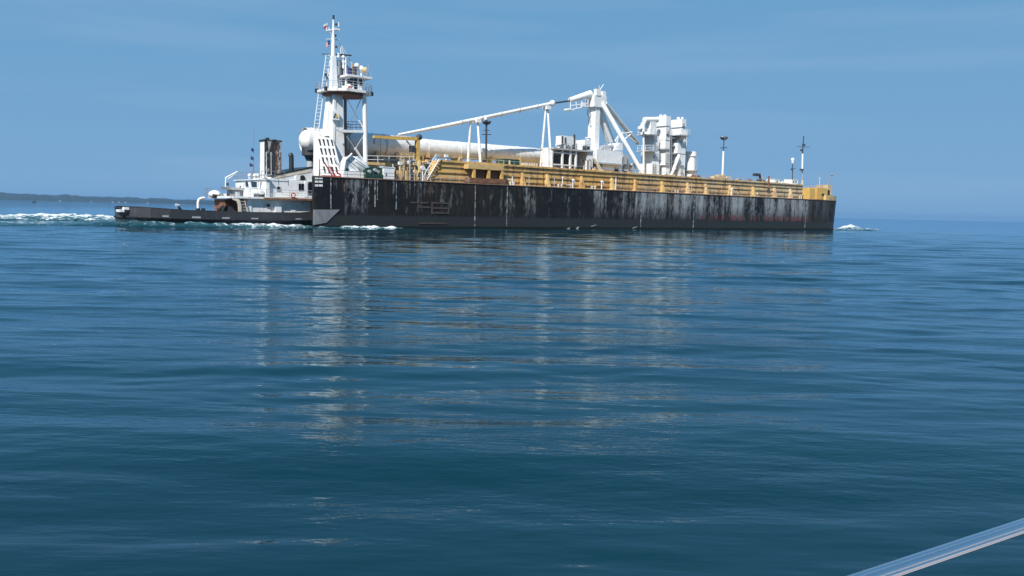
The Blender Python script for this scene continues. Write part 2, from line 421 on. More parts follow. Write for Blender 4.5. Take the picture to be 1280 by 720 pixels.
i0 = np.arange(nr-1)[:, None]*nth; j0 = np.arange(nth)[None, :]; j1 = (j0+1) % nth
quads = np.stack([i0+j0, i0+nth+j0, i0+nth+j1, i0+j1], -1).reshape(-1, 4)
tris = np.stack([np.full(nth, centre), np.arange(nth), (np.arange(nth)+1) % nth], 1)
me = bpy.data.meshes.new('water')
me.vertices.add(len(vsx)); me.vertices.foreach_set('co', vsx.ravel())
me.loops.add(quads.size+tris.size); me.loops.foreach_set('vertex_index', np.concatenate([quads.ravel(), tris.ravel()]))
me.polygons.add(len(quads)+len(tris))
ls = np.concatenate([np.arange(len(quads))*4, quads.size+np.arange(len(tris))*3])
me.polygons.foreach_set('loop_start', ls); me.polygons.foreach_set('use_smooth', np.ones(len(ls), bool))
me.update(calc_edges=True); me.validate(); me.flip_normals(); me.materials.append(MAT['water'])
wo_ = bpy.data.objects.new('water', me); col.objects.link(wo_); tag(wo_, kind='structure')

# ------------------------------------------------------------------ far shore
def ground_dir(px): d = ray(px, hz(px)); return Vector((d.x, d.y, 0)).normalized()
verts = []; faces = []
SH_D = 5200
npx = 260
for k in range(npx):
    px = -900 + 1500*k/(npx-1)
    g = ground_dir(px); side = SH_D/max(.3, g.y)
    hpx = np.interp(px, [-900, -300, 0, 40, 120, 240, 420, 560, 600], [16, 12, 9.2, 8.6, 7.6, 5.7, 3.2, .9, 0.0])
    hgt = hpx*side*g.y/FPX
    hgt *= 1 + .05*math.sin(k*.9) + .05*random.uniform(-1, 1)
    for (dd, hh) in ((0, -2), (15, hgt*.30), (60, hgt*.62), (220, hgt*.86), (420, hgt), (800, hgt*.8), (1500, -2)):
        p = g*(side+dd); verts.append((p.x, p.y, hh + (random.uniform(-.1, .1)*hgt if 0 < dd < 700 else 0)))
for k in range(npx-1):
    for j in range(6): faces.append((k*7+j, (k+1)*7+j, (k+1)*7+j+1, k*7+j+1))
me = bpy.data.meshes.new('far_shore'); me.from_pydata(verts, [], faces); me.update(); me.materials.append(MAT['wood'])
o = bpy.data.objects.new('far_shore', me); col.objects.link(o); tag(o, kind='structure')

#OBJECTS
# ------------------------------------------------------------------ barge
L, BEAM, DZ = 148.8, 21.3, 7.45         # length, beam, deck height above the water
CY = BEAM/2
NOTCH_L, NOTCH_A, NOTCH_B = 16.5, 4.3, BEAM-4.3
barge = Thing('cargo_barge', (70, CY, 0), 'long black barge with scraped hull and ochre trunk deck, pushed by the tug', 'barge')
def barge_plan(out=0.0, bow=0.0):
    star = [(x, -out) for x in (0, 20, 40, 60, 80, 100, 120, 137)]
    curve = []
    for k in range(1, 9):
        a = k/8*math.pi/2
        curve.append((137 + (11.8+bow)*math.sin(a), 8.0*(1-math.cos(a))**1.15 - out*math.cos(a)))
    pts = star + curve + [(x, BEAM-y) for x, y in reversed(curve)] + [(137, BEAM+out), (60, BEAM+out), (0, BEAM+out)]
    pts += [(0, BEAM-.8), (8, NOTCH_B), (NOTCH_L-5, NOTCH_B), (NOTCH_L, CY+2.2), (NOTCH_L, CY-2.2), (NOTCH_L-5, NOTCH_A), (8, NOTCH_A), (0, .8)]
    return pts
lo, hi = barge_plan(-.05, -1.0), barge_plan(0, 0)
n = len(lo); mb = MB()
rows = [[(x, y, -2.5) for x, y in lo], [(x, y, 1.2) for x, y in barge_plan(-.03, -.7)], [(x, y, DZ) for x, y in hi]]
mb.add([p for r in rows for p in r], [(j*n+i, j*n+(i+1) % n, (j+1)*n+(i+1) % n, (j+1)*n+i) for j in range(2) for i in range(n)])
mb.add(rows[0], [list(range(n-1, -1, -1))])
hull = barge.part('hull', mb, 'hull')
barge.part('deck', MB().slab(barge_plan(-.01, -.01), DZ-.05, DZ+.02), 'deck')
# deck-edge rubbing strake and low gutter bar
mb = MB()
for (x0, y0), (x1, y1) in zip(hi[:16], hi[1:17]):
    mb.tube((x0, y0, DZ-.03), (x1, y1, DZ-.03), .11, n=8)
barge.part('gunwale', mb, 'deck')
me_ = MB().pprism([(392.8, 262), (425, 262), (408, 278.5), (393, 281)], -.06, .3)
barge.part('stern_skeg', me_, 'grey', label='pale grey angled plate low on the stern corner')
# vertical weld straps / fender bars along the hull (white scuffed near the stern)
for px, py0, py1 in [(413.5, 222, 261), (441.5, 223, 255), (461, 224, 252), (468.8, 224, 259), (471.8, 224, 250), (495.5, 226, 262), (512.5, 226, 244), (518.5, 227, 246)]:
    x = at(px, py0, 0)[0]; wdt = .16 if px in (413.5, 468.8) else .09
    barge.part('scuff_bar', MB().box(x-wdt/2, x+wdt/2, -.05, .05, at(px, py1, 0)[1], at(px, py0, 0)[1]), 'scuff')
for px in (594, 634, 802, 868, 1008):
    x = at(px, 250, 0)[0]
    barge.part('weld_strap', MB().box(x-.07, x+.07, -.045, .05, .4, DZ-.1), 'scuff')
for py, a_, b_ in [(253, 513, 535), (253.5, 540, 560), (259, 522, 538), (260, 541, 561), (266, 540, 560), (279, 524, 558)]:
    (x0, z), (x1, _) = at(a_, py, 0), at(b_, py, 0)
    barge.part('rubbing_bar', MB().box(x0, x1, -.06, .05, z-.13, z+.13), 'scrape')
for px in (540, 560.5):
    (x, z0), (_, z1) = at(px, 268, 0), at(px, 252, 0)
    barge.part('rubbing_bar', MB().box(x-.13, x+.13, -.055, .05, z0, z1), 'scrape')
# white marks on the stern corner: three rows, two blocks each
for py in (222.5, 227, 231.7):
    for a_, b_ in ((393.6, 397.9), (398.7, 403.3)):
        (x0, z), (x1, _) = at(a_, py, 0), at(b_, py, 0)
        barge.part('draft_mark', MB().box(x0, x1, -.03, .02, z-.15, z+.15), 'white_clean', hull)
# low white scratches near the waterline
for a_, b_, py in [(707, 713, 285.5), (720, 724, 284.5), (738, 746, 281.8), (790, 797, 284)]:
    (x0, z), (x1, _) = at(a_, py, 0), at(b_, py, 0)
    barge.part('scrape_mark', MB().hexa([(x0, -.06, z-.2), (x0+.4, -.06, z-.2), (x0+.4, .02, z-.2), (x0, .02, z-.2), (x1-.3, -.06, z+.12), (x1, -.06, z+.12), (x1, .02, z+.12), (x1-.3, .02, z+.12)]), 'lightgrey', hull)

# raised trunk deck
TX0, TX1, TZ, TY = at(552, 214, 2)[0], at(1003, 240, 2)[0], 11.15, 2.0
mb = MB()
zc = at(540, 222, 2)[1]
mb.prism([(TX0-3.0, DZ-.02), (TX1, DZ-.02), (TX1, TZ-.35), (TX1-6, TZ), (TX0, TZ)], TY, BEAM-TY)
trunk = barge.part('trunk', mb, 'trunk')
for k, z in enumerate((8.35, 9.3, 10.25, 11.02)):
    x0 = TX0-3.0*(1-(z-DZ)/(TZ-DZ))+.1
    d = .13 if k < 3 else .2
    barge.part('stiffener', MB().box(x0, TX1-.02, TY-d, TY+.05, z-.05, z+.06).box(x0, TX1-.02, TY-d-.04, TY-d+.03, z-.22, z+.06), 'trunk', trunk)
for px in (655, 686, 729, 767, 796, 830, 862, 885, 915, 944, 971, 991):
    x = at(px, 225, 1.2)[0]
    mb = MB().hexa([(x-.42, TY-1.0, DZ), (x+.42, TY-1.0, DZ), (x+.42, TY+.04, DZ), (x-.42, TY+.04, DZ),
                    (x-.10, TY-.5, TZ-1.3), (x+.10, TY-.5, TZ-1.3), (x+.10, TY+.04, TZ-1.3), (x-.10, TY+.04, TZ-1.3)])
    br = barge.part('bracket', mb, 'yellow' if px in (686, 767, 830, 944) else 'trunk')
    barge.part('foot_pad', MB().box(x-.75, x+.75, TY-1.45, TY, DZ-.01, DZ+.16), 'yellow', br)
# small bollards and vents on the side deck
for px, kind in [(716, 'v'), (752, 'v'), (915, 'v'), (742, 'b'), (1001, 'b'), (640, 'b'), (700, 'b'), (846, 'b')]:
    x = at(px, 232, .8)[0]
    if kind == 'v':
        barge.part('vent_pipe', MB().path([(x, .8, DZ), (x, .8, DZ+1.3), (x+.35, .8, DZ+1.45), (x+.5, .8, DZ+1.1)], .12).ball((x, .8, DZ+1.5), .24), 'white_clean')
    else:
        barge.part('mooring_bitt', MB().tube((x-.4, .8, DZ), (x-.4, .8, DZ+.7), .17).tube((x+.4, .8, DZ), (x+.4, .8, DZ+.7), .17).tube((x-.7, .8, DZ+.45), (x+.7, .8, DZ+.45), .08), 'offwhite')
# rail along the trunk top
barge.part('trunk_railing', MB().railing([(TX0+1, TY+.3, TZ), (TX1-7, TY+.3, TZ)], .55, 2.4, .035, 1), 'lightgrey')
for k in range(26):
    x = TX0 + 36 + random.random()*(TX1-TX0-42); y = random.uniform(2.8, 4.5); h = random.uniform(.3, .75)
    barge.part('deck_fitting', MB().box(x-random.uniform(.2, .6), x+random.uniform(.2, .6), y, y+.6, TZ-.02, TZ+h*.6).tube((x, y+.3, TZ+h*.5), (x, y+.3, TZ+h), .14), random.choice(['grey', 'rust', 'lightgrey', 'tan', 'white']))
barge.part('hooded_vent', MB().ptube((951, 229), (950, 220), 3.2, .28).pbox(944.5, 951, 216.8, 220.2, 2.9, 3.7), 'charcoal')
barge.part('hooded_vent', MB().ptube((953, 229), (951.5, 221.5), 3.6, .3), 'tan')
barge.part('stand_pipe', MB().ptube((961, 236), (961, 219.8), 1.5, .2), 'rust')
barge.part('stand_pipe', MB().ptube((958.5, 233), (963, 235), 1.4, .14), 'tan')
for px in (893, 898, 903, 909): barge.part('mast_footing', MB().pbox(px, px+4, 217.5+abs(px-901)*.35, 223, 4.2, 5.4), 'tan')
for k in range(30):     # stand pipes, sounding caps and stanchions along the side deck, no two alike
    px = 640 + k*12.2 + random.uniform(-5, 5); y = random.uniform(.5, 1.3); x = at(px, 232, y)[0]; h = random.uniform(.4, 2.4)
    mb = MB().tube((x, y, DZ), (x, y, DZ+h), random.uniform(.04, .1), n=7)
    if k % 3 == 0: mb.tube((x, y, DZ+h*.7), (x+random.uniform(-1.2, 1.2), TY-.1, DZ+h*.7), .05, n=6)
    if k % 4 == 1: mb.ball((x, y, DZ+h), .16, 8, 6)
    barge.part('stand_pipe', mb, random.choice(['white_clean', 'yellow', 'grey', 'lightgrey', 'rust', 'charcoal']))
barge.part('edge_railing', MB().railing([(TX0+38, .22, DZ), (TX1-2, .22, DZ)], .95, 3.1, .028, 2), 'tan')
# framed landing between pixel columns 590 and 630
zt = at(610, 207, 1)[1]
mb = MB().pbox(588, 632, 223, 229, .35, 2.05); barge.part('landing_floor', mb, 'rust')
for px in (592, 610.5, 627):
    x, _ = at(px, 215, .8); barge.part('landing_post', MB().box(x-.24, x+.24, .55, 1.0, DZ, at(px, 207, .8)[1]), 'yellow_bright')
barge.part('landing_beam', MB().pbox(586, 630, 206, 212, .5, 2.2), 'yellow')
barge.part('landing_recess', MB().pbox(594, 628, 212, 223, 1.42, 1.56), 'rust')
barge.part('landing_railing', MB().railing([A(588, 206, .7), A(630, 208, .7)], 1.0, 1.2, .03, 2), 'tan')

# bow bulwark
mb = MB()
bow = [p for p in hi if p[0] > 130][:18]
bow = [(x, y) for x, y in bow]
for (x0, y0), (x1, y1) in zip(bow[:-1], bow[1:]):
    ix0, iy0, ix1, iy1 = x0-.35, y0+(CY-y0)*.04, x1-.35, y1+(CY-y1)*.04
    h0, h1 = (1.25 if x0 > 136 else .7), (1.25 if x1 > 136 else .7)
    mb.hexa([(x0, y0, DZ), (x1, y1, DZ), (ix1, iy1, DZ), (ix0, iy0, DZ), (x0, y0, DZ+h0), (x1, y1, DZ+h1), (ix1, iy1, DZ+h1), (ix0, iy0, DZ+h0)])
barge.part('bow_bulwark', mb, 'yellow')
for a_, b_, p0, p1, y0, y1, mt in [(1012, 1018.5, 235.5, 249, 1.3, 4.5, 'yellow_bright'), (1021.5, 1034, 235, 249.3, 1.0, 5, 'yellow_bright'), (1034.6, 1040, 231, 248, 3.8, 7.0, 'trunk')]:
    barge.part('bow_housing', MB().pbox(a_, b_, p0, p1, y0, y1), mt)
barge.part('hawse_opening', MB().pbox(1034.8, 1037.2, 237.5, 246.5, 3.32, 3.45), 'black')
barge.part('hawse_opening', MB().pbox(1027.5, 1030.5, 242, 244.8, .93, 1.05), 'black')
barge.part('forestay_post', MB().ptube((1032, 236, ), (1039.5, 219.5), 5, .12).ball(A(1039.7, 218.5, 5), .32), 'grey')
barge.part('bow_lamp_post', MB().ptube((1024.5, 235), (1024.5, 224), 4, .06).ball(A(1024.5, 223, 4), .25, sc=(1.3, 1, .5)), 'white_clean')
barge.part('bow_railing', MB().railing([A(1006, 236.5, 2.4), A(1030, 235, 2.4)], .8, 1.6, .035, 2), 'tan')

# aft of the trunk: yellow catwalk with railing, stairs, pipework
mb = MB().pbox(461, 523, 204.2, 207.5, 5.0, 6.2)
barge.part('catwalk', mb, 'yellow')
barge.part('catwalk_railing', MB().railing([A(458, 204, 5.1), A(500, 204.5, 5.1), A(523, 205, 5.1)], 1.15, 1.9, .045, 2), 'white_clean')
for px in (467, 480, 496, 503, 511, 517):
    p = A(px, 206, 5.5); barge.part('catwalk_leg', MB().tube((p[0], 5.5, DZ), p, .12), 'yellow')
for px in (497, 501, 508):
    p = A(px, 213, 1.6); barge.part('guard_post', MB().box(p[0]-.14, p[0]+.14, 1.5, 1.75, DZ, p[2]), 'yellow_bright')
barge.part('aft_bulkhead', MB().pbox(495, 548, 211, 226, 6.3, 6.8), 'tan')
mb = MB()
for dy in (1.5, 2.6): mb.tube(A(534, 225, dy), A(549, 199, dy), .09)
for t in range(9):
    a = Vector(A(534, 225, 1.5)).lerp(Vector(A(549, 199, 1.5)), t/8); mb.box(a.x-.16, a.x+.16, 1.5, 2.6, a.z-.03, a.z+.03)
barge.part('stair', mb, 'white_clean')
mb = MB().tube(A(530, 219, 1.5), A(545, 193, 1.5), .05).tube(A(530, 225, 1.5), A(530, 219, 1.5), .05).tube(A(545, 200, 1.5), A(545, 193, 1.5), .05)
barge.part('stair_handrail', mb, 'white_clean')
barge.part('dark_panel', MB().pbox(461, 482, 197.5, 203.8, 8, 8.4).pbox(486, 499, 198, 204, 8, 8.4), 'charcoal')  # dark rectangles behind the catwalk railing
for k in range(46):     # thin frames, valves and pipe stands crowding the aft working deck
    px = random.uniform(500, 566); y = random.uniform(1.6, 4.2); x = at(px, 215, y)[0]; zt2 = at(px, random.uniform(193, 216), y)[1]
    zb = DZ if x < TX0-2 else TZ-.05
    if zt2 < zb+.4: continue
    mb = MB(); q = random.random(); w = random.uniform(.3, .9)
    if q < .45: mb.path([(x-w, y, zb), (x-w, y, zt2), (x+w, y, zt2), (x+w, y, zb)], random.uniform(.04, .07), 6).tube((x-w, y, (zb+zt2)/2), (x+w, y, (zb+zt2)/2), .04, n=5)
    elif q < .8: mb.tube((x, y, zb), (x, y, zt2), random.uniform(.07, .13)).box(x-.3, x+.3, y-.2, y+.2, zt2-.4, zt2+.05)
    else: mb.tube((x, y, zb), (x, y, zt2-.25), .1).lathe([(-.15, .01), (-.15, .38), (.15, .38), (.15, .01)], (x, y, zt2-.2), (0, 1, 0), 14)
    barge.part('deck_stand', mb, random.choice(['white_clean', 'white_clean', 'lightgrey', 'yellow', 'grey', 'charcoal', 'tan']))
for k in range(34):
    px = random.uniform(498, 562); py = random.uniform(198, 226); y = random.uniform(2.5, 7.5)
    x, z = at(px, py, y); z = max(z, DZ+.3)
    q = random.random(); mb = MB()
    if q < .35: mb.tube((x, y, DZ), (x, y, z), random.uniform(.06, .16)).ball((x, y, z), .2)
    elif q < .7: mb.tube((x-random.uniform(.4, 1.6), y, z), (x+random.uniform(.4, 1.6), y, z), random.uniform(.08, .2)).tube((x, y, DZ), (x, y, z), .07)
    else: mb.box(x-random.uniform(.2, .6), x+random.uniform(.2, .6), y, y+.8, DZ, z)
    barge.part('deck_pipe', mb, random.choice(['lightgrey', 'white_clean', 'steel', 'yellow', 'grey', 'white', 'rust']))
barge.part('aft_railing', MB().railing([(1, .25, DZ), (14, .25, DZ)], 1.0, 2.2, .03, 2), 'charcoal')
barge.part('aft_railing', MB().railing([A(500, 225, .3), A(586, 229, .3)], .95, 1.8, .03, 2), 'lightgrey')

# ------------------------------------------------------------------ the big conveying vessel (tank) and long pipe on the centreline
PYC = 15.0
tank = Thing('storage_tank', (18, PYC, DZ), 'large white horizontal tank with ribbed rounded end beside the wheelhouse tower', 'tank')
tx0, tx1 = 5.2, at(521, 185, PYC)[0]
zc0 = (at(470, 167, PYC)[1]+at(470, 197, PYC)[1])/2; R0 = (at(470, 167, PYC)[1]-at(470, 197, PYC)[1])/2
tank.part('shell', MB().lathe([(0, R0), (tx1-tx0-1.2, R0), (tx1-tx0-.5, R0*.86), (tx1-tx0-.1, R0*.55), (tx1-tx0, .01)], (tx0, PYC, zc0), (1, 0, 0), 36), 'tank')
for t in (.33, .66): tank.part('band', MB().lathe([(0, R0-.05), (0, R0+.05), (.22, R0+.05), (.22, R0-.05)], (tx0+(tx1-tx0)*t, PYC, zc0), (1, 0, 0), 36), 'lightgrey')
ex, ez = at(385, 180, PYC)
Re = (at(388, 160.5, PYC)[1]-at(388, 190, PYC)[1])/2; ez = (at(388, 160.5, PYC)[1]+at(388, 190, PYC)[1])/2
ex0 = at(377.5, 175, PYC)[0]-1.2
tank.part('end_dome', MB().lathe([(0, .01), (.1, Re*.45), (.5, Re*.72), (1.3, Re*.93), (2.2, Re), (tx0-ex0+.1, Re), (tx0-ex0+.2, R0)], (ex0+.9, PYC, ez), (1, 0, 0), 36), 'white_clean')
for k in range(5):
    z = ez + Re*(.02+.19*k); rr = math.sqrt(max(.05, Re*Re-(z-ez)**2))
    tank.part('rib', MB().torus((ex0+3.1, PYC, z), rr-.02, .055, 'z', 32, 6), 'grey')
tank.part('dark_cowl', MB().lathe([(0, Re*.62), (.1, Re*.72), (1.3, Re*.70), (1.4, Re*.5), (2.2, Re*.3)], (ex0+2.6, PYC, ez-Re*.62), (0, 0, -1), 24), 'charcoal')
tank.part('cowl_duct', MB().tube((ex0+2.6, PYC, ez-Re-.6), (ex0+2.6, PYC, 4.0), .55, n=16), 'lightgrey')
for x in (17.6, 21.5):
    tank.part('saddle', MB().prism([(x-.3, DZ), (x+.3, DZ), (x+.3, zc0-R0*.55), (x-.3, zc0-R0*.55)], PYC-R0*.95, PYC+R0*.95), 'yellow')

pipe = Thing('conveyor_pipe', (38, PYC, DZ), 'long thin white pipe lying lengthwise along the barge deck', 'pipe')
pa0, pb0 = A(519, 172.8, PYC), A(519, 196, PYC); pa1, pb1 = A(688, 186.5, PYC), A(688, 204.5, PYC)
c0 = Vector(((pa0[0]+pb0[0])/2, PYC, (pa0[2]+pb0[2])/2)); c1 = Vector(((pa1[0]+pb1[0])/2, PYC, (pa1[2]+pb1[2])/2))
r0, r1 = (pa0[2]-pb0[2])/2, (pa1[2]-pb1[2])/2
pipe.part('shell', MB().tube(c0, c1, r0, r1, 32), 'tank')
for t in (.06, .28, .5, .72, .93):
    p = c0.lerp(c1, t); r = r0+(r1-r0)*t
    pipe.part('flange', MB().lathe([(0, r-.05), (0, r+.04), (.12, r+.04), (.12, r-.05)], p, c1-c0, 32), 'white_clean')
    pipe.part('saddle', MB().box(p.x-.3, p.x+.3, PYC-r*.9, PYC+r*.9, DZ if p.x < TX0 else TZ-.02, p.z-r*.55), 'yellow')

# ------------------------------------------------------------------ boom unloader
boom = Thing('unloading_crane', (66, CY, TZ), 'white king post crane with long thin boom laid back over the deck pipe', 'crane')
kx = at(746.5, 160, CY-1)[0]
kz = at(743, 118, CY)[1]
boom.part('king_post', MB().box(kx-.55, kx+.65, CY-1.0, CY+1.1, TZ, kz), 'white')
boom.part('post_band', MB().box(kx-.65, kx+.75, CY-1.1, CY+1.2, TZ+4, TZ+4.3), 'lightgrey')
mb = MB().box(kx-1.3, kx+2.1, CY-1.3, CY+1.3, kz-2.6, kz-.3).box(kx-.9, kx+.3, CY-1.4, CY-.6, kz-.4, kz+.9).box(kx+1.1, kx+2.0, CY-1.2, CY-.3, kz-.4, kz+.7)
boom.part('head', mb, 'white')
boom.part('sheave', MB().lathe([(0, .7), (.3, .7)], (kx+.2, CY-.3, kz+.5), (0, 1, 0), 16).lathe([(-.01, .01), (0, .7)], (kx+.2, CY-.3, kz+.5), (0, 1, 0), 16), 'grey')
boom.part('aerial', MB().ptube((748, 115), (754.5, 105.5), CY, .08).ptube((749, 113), (749, 107), CY, .06), 'white_clean')
boom.part('boom_heel', MB().tube(A(712, 125.5, CY), A(738, 117.5, CY), .52, .75, 14), 'white')
mb = MB()
for a_, b_ in (((713, 128), (713, 137)), ((720, 127), (721, 136)), ((727, 125), (727, 135)), ((735, 124), (735, 134)), ((712, 137), (735, 133)), ((713, 132), (735, 129))):
    mb.ptube(a_, b_, CY-.4, .09, n=5)
mb.pbox(711, 718, 135.8, 137.6, CY-1, CY+.6).pbox(728, 733, 128, 133.5, CY-.6, CY)
boom.part('heel_platform', mb, 'white_clean')
boom.part('link_rod', MB().ptube((690, 129.2), (714, 125.8), CY, .16), 'charcoal')
boom.part('boom', MB().tube(A(498, 168.5, CY), A(560, 156.5, CY), .22, .34, 12).tube(A(560, 156.5, CY), A(691, 129, CY), .34, .32, 12), 'white')
for t_ in (.12, .3, .48, .66, .84):
    a_ = Vector(A(560, 156.5, CY)).lerp(Vector(A(691, 129, CY)), t_); boom.part('boom_flange', MB().tube(a_-Vector((.08, 0, .02)), a_+Vector((.08, 0, .02)), .42, n=14), 'lightgrey')
boom.part('boom_tip', MB().ball(A(690.5, 129, CY), .6), 'white')
boom.part('back_stay', MB().tube(A(752, 128, CY-1), A(804, 218, 4.2), .5, .42, 12), 'white', label='near white diagonal stay')
boom.part('back_stay', MB().tube(A(756, 129, CY+1), A(797, 179, 17), .5, .42, 12), 'white')
boom.part('raking_leg', MB().hexa([A(762, 178, CY), A(769, 178, CY), (A(769, 178, CY)[0], CY+1, A(769, 178, CY)[2]), (A(762, 178, CY)[0], CY+1, A(762, 178, CY)[2]),
                                   A(748, 134, CY), A(753, 134, CY), (A(753, 134, CY)[0], CY+1, A(753, 134, CY)[2]), (A(748, 134, CY)[0], CY+1, A(748, 134, CY)[2])]), 'white')
mb = MB()
for a_, b_ in (((763, 186), (774, 168)), ((769, 188), (773, 170)), ((774, 168), (790, 165)), ((780, 175), (788, 168)), ((778, 165), (795, 178))): mb.ptube(a_, b_, CY+1, .14, n=6)
boom.part('stay_brace', mb, 'white_clean')
boom.part('post_ladder', MB().ladder((kx+.9, CY-.6, TZ+2), (kx+.9, CY-.6, kz-2.5), (0, 1, 0), .5, .05, .5), 'lightgrey')
boom.part('hydraulic_hose', MB().path([A(735, 136, CY-.5), A(734, 142, CY-.5), A(737, 148, CY-.6)], .07), 'charcoal')

def rest(px, top, legs, label):
    t = Thing('boom_rest', (A(px, top, CY)[0], CY, TZ), label, 'boom rest', 'two-legged rests holding up the boom')
    for (a_, b_), y in zip(legs, (CY-1.4, CY+1.4)):
        p = A(*b_, y)
        t.part('leg', MB().tube(A(*a_, CY), (p[0], y, TZ-.05), .20, .26, 10), 'white_clean')
    t.part('cradle', MB().box(A(px, top, CY)[0]-.5, A(px, top, CY)[0]+.5, CY-.7, CY+.7, A(px, top, CY)[2]-.9, A(px, top, CY)[2]-.3), 'white_clean')
    return t
rest(683.5, 131, [((684.5, 133), (690, 190)), ((682.5, 133), (676, 190))], 'white two-legged rest under the boom end nearest the king post')
rest(596, 147, [((597, 150), (601, 190)), ((588.5, 152), (585, 184))], 'white two-legged boom rest beside the dark floodlight mast')

# ------------------------------------------------------------------ machinery houses beside the king post
mh = Thing('machinery_house', (58, 6, TZ), 'cluttered white open-sided machinery house at the foot of the king post', 'machinery house')
mh.part('house', MB().pbox(734, 741, 187.5, 214, 4.5, 8.0), 'white')
mh.part('roof_slab', MB().pbox(692, 742, 186.3, 188.4, 4.2, 9), 'lightgrey')
mh.part('side_wall', MB().pbox(685, 689, 184.5, 212, 5.0, 6.6), 'white')
mh.part('back_wall', MB().pbox(692, 722, 190, 214, 7.5, 9), 'lightgrey')
for a_, b_, p0, p1 in [(689.5, 699, 194, 204), (704.5, 711.5, 192.5, 205.5)]: mh.part('dark_opening', MB().pbox(a_, b_, p0, p1, 6.6, 7.6), 'charcoal')
for px in (703, 713, 720, 690): 
    p = A(px, 200, 4.6); mh.part('column', MB().box(p[0]-.16, p[0]+.16, 4.5, 4.85, TZ-.02, A(px, 188, 4.6)[2]), 'white_clean')
for py in (190.6, 205.5): mh.part('beam', MB().pbox(689, 721, py, py+1.5, 4.62, 4.9), 'white')
for px in (727.5, 732.5, 737):
    x, z = at(px, 209, 3.6); mh.part('hoop_rail', MB().path([(x-.35, 3.6, TZ), (x-.35, 3.6, z+1.1), (x-.15, 3.6, z+1.4), (x+.15, 3.6, z+1.4), (x+.35, 3.6, z+1.1), (x+.35, 3.6, TZ)], .07), 'charcoal')
for a_, b_ in ((722, 729), (741, 747)): mh.part('dark_valve', MB().pbox(a_, b_, 209, 213.5, 3.9, 4.6), 'charcoal')
zr = at(715, 187, 6)[1]
x0 = at(714, 180, 8)[0]; r_ = at(724, 180, 8)[0]-x0
mh.part('roof_tank', MB().lathe([(0, 1.65), (2.2, 1.65), (2.6, 1.4), (2.8, .7), (2.85, .01)], (x0, 9, zr-.2), (0, 0, 1), 24), 'white')
mh.part('roof_unit', MB().pbox(703.5, 716, 170, 187, 6, 8), 'white')
mh.part('roof_unit', MB().pbox(731, 738.5, 175, 187, 6, 8.5), 'white_clean')
mh.part('roof_vent', MB().tube(A(735, 176, 7), A(735, 172.5, 7), .5, .5, 12).tube(A(735, 172.6, 7), A(735, 171.5, 7), .75, .4, 12), 'white_clean')
mh.part('roof_vent', MB().tube(A(698.5, 187, 7), A(698.5, 180.5, 7), .32, n=12).tube(A(698.5, 180.8, 7), A(698.5, 178.8, 7), .7, .45, 12), 'white_clean')
for px, top in ((703, 170), (718, 168), (707, 172)): mh.part('exhaust_pipe', MB().tube(A(px, 187, 5.2), A(px, top, 5.2), .19, n=10), 'charcoal')
mh.part('roof_railing', MB().railing([A(700, 186.3, 4.5), A(740, 187, 4.5)], 1.0, 1.4, .035, 2), 'lightgrey')
for k in range(10):
    px = random.uniform(690, 742); p = A(px, 186.6, random.uniform(4.6, 6)); w = random.uniform(.2, .5)
    mh.part('roof_fitting', MB().box(p[0]-w, p[0]+w, p[1], p[1]+.6, zr-.2, p[2]+random.uniform(.2, .9)), random.choice(['grey', 'white', 'rust', 'charcoal']))

ph = Thing('pump_house', (70, 6, TZ), 'plain pale two-storey house with small dark doorway beside the king post', 'deck house')
ph.part('upper_wall', MB().pbox(746, 778, 188, 204.5, 4.6, 12.5), 'white_clean')
ph.part('lower_wall', MB().pbox(753, 777, 204.5, 218.5, 5.4, 12), 'white_clean')
ph.part('ledge', MB().pbox(745.5, 779, 203.6, 205.4, 4.4, 12.6), 'lightgrey')
ph.part('doorway', MB().pbox(768.3, 773.5, 210.3, 217.8, 5.33, 5.6), 'glass')
ph.part('raking_prop', MB().ptube((742.5, 197.5), (751.5, 218), 3.6, .2).ptube((747, 204), (755, 218), 3.9, .18), 'offwhite')
ph.part('roof_housing', MB().pprism([(768, 188), (769, 184), (775, 178.5), (778.5, 178.5), (778.5, 188)], 6, 9), 'white_clean')
ph.part('winch_motor', MB().pbox(756, 763, 182.5, 187.8, 6, 7.5).tube(A(752, 184, 6.5), A(766, 183, 6.5), .35), 'lightgrey')
for px in (757, 760, 765): ph.part('pipe_stub', MB().ptube((px, 187.5), (px-1, 176+random.random()*4), 6.5, .14), 'lightgrey')
ph.part('control_stand', MB().pbox(779.5, 784, 193, 205, 5, 6).pbox(781, 786, 196, 214, 5.5, 6.2), 'lightgrey')
for px in (783, 788, 791, 795): ph.part('pipe_cluster', MB().ptube((px, 219), (px-1.5, 203+random.random()*6), 6, .16).ball(A(px-1.5, 206, 6), .3), random.choice(['tan', 'rust', 'grey', 'lightgrey']))
ph.part('cable_reel', MB().lathe([(0, .9), (.15, .9), (.15, .35), (.8, .35), (.8, .9), (.95, .9)], A(787, 212, 5.8), (0, 1, 0), 18), 'grey')

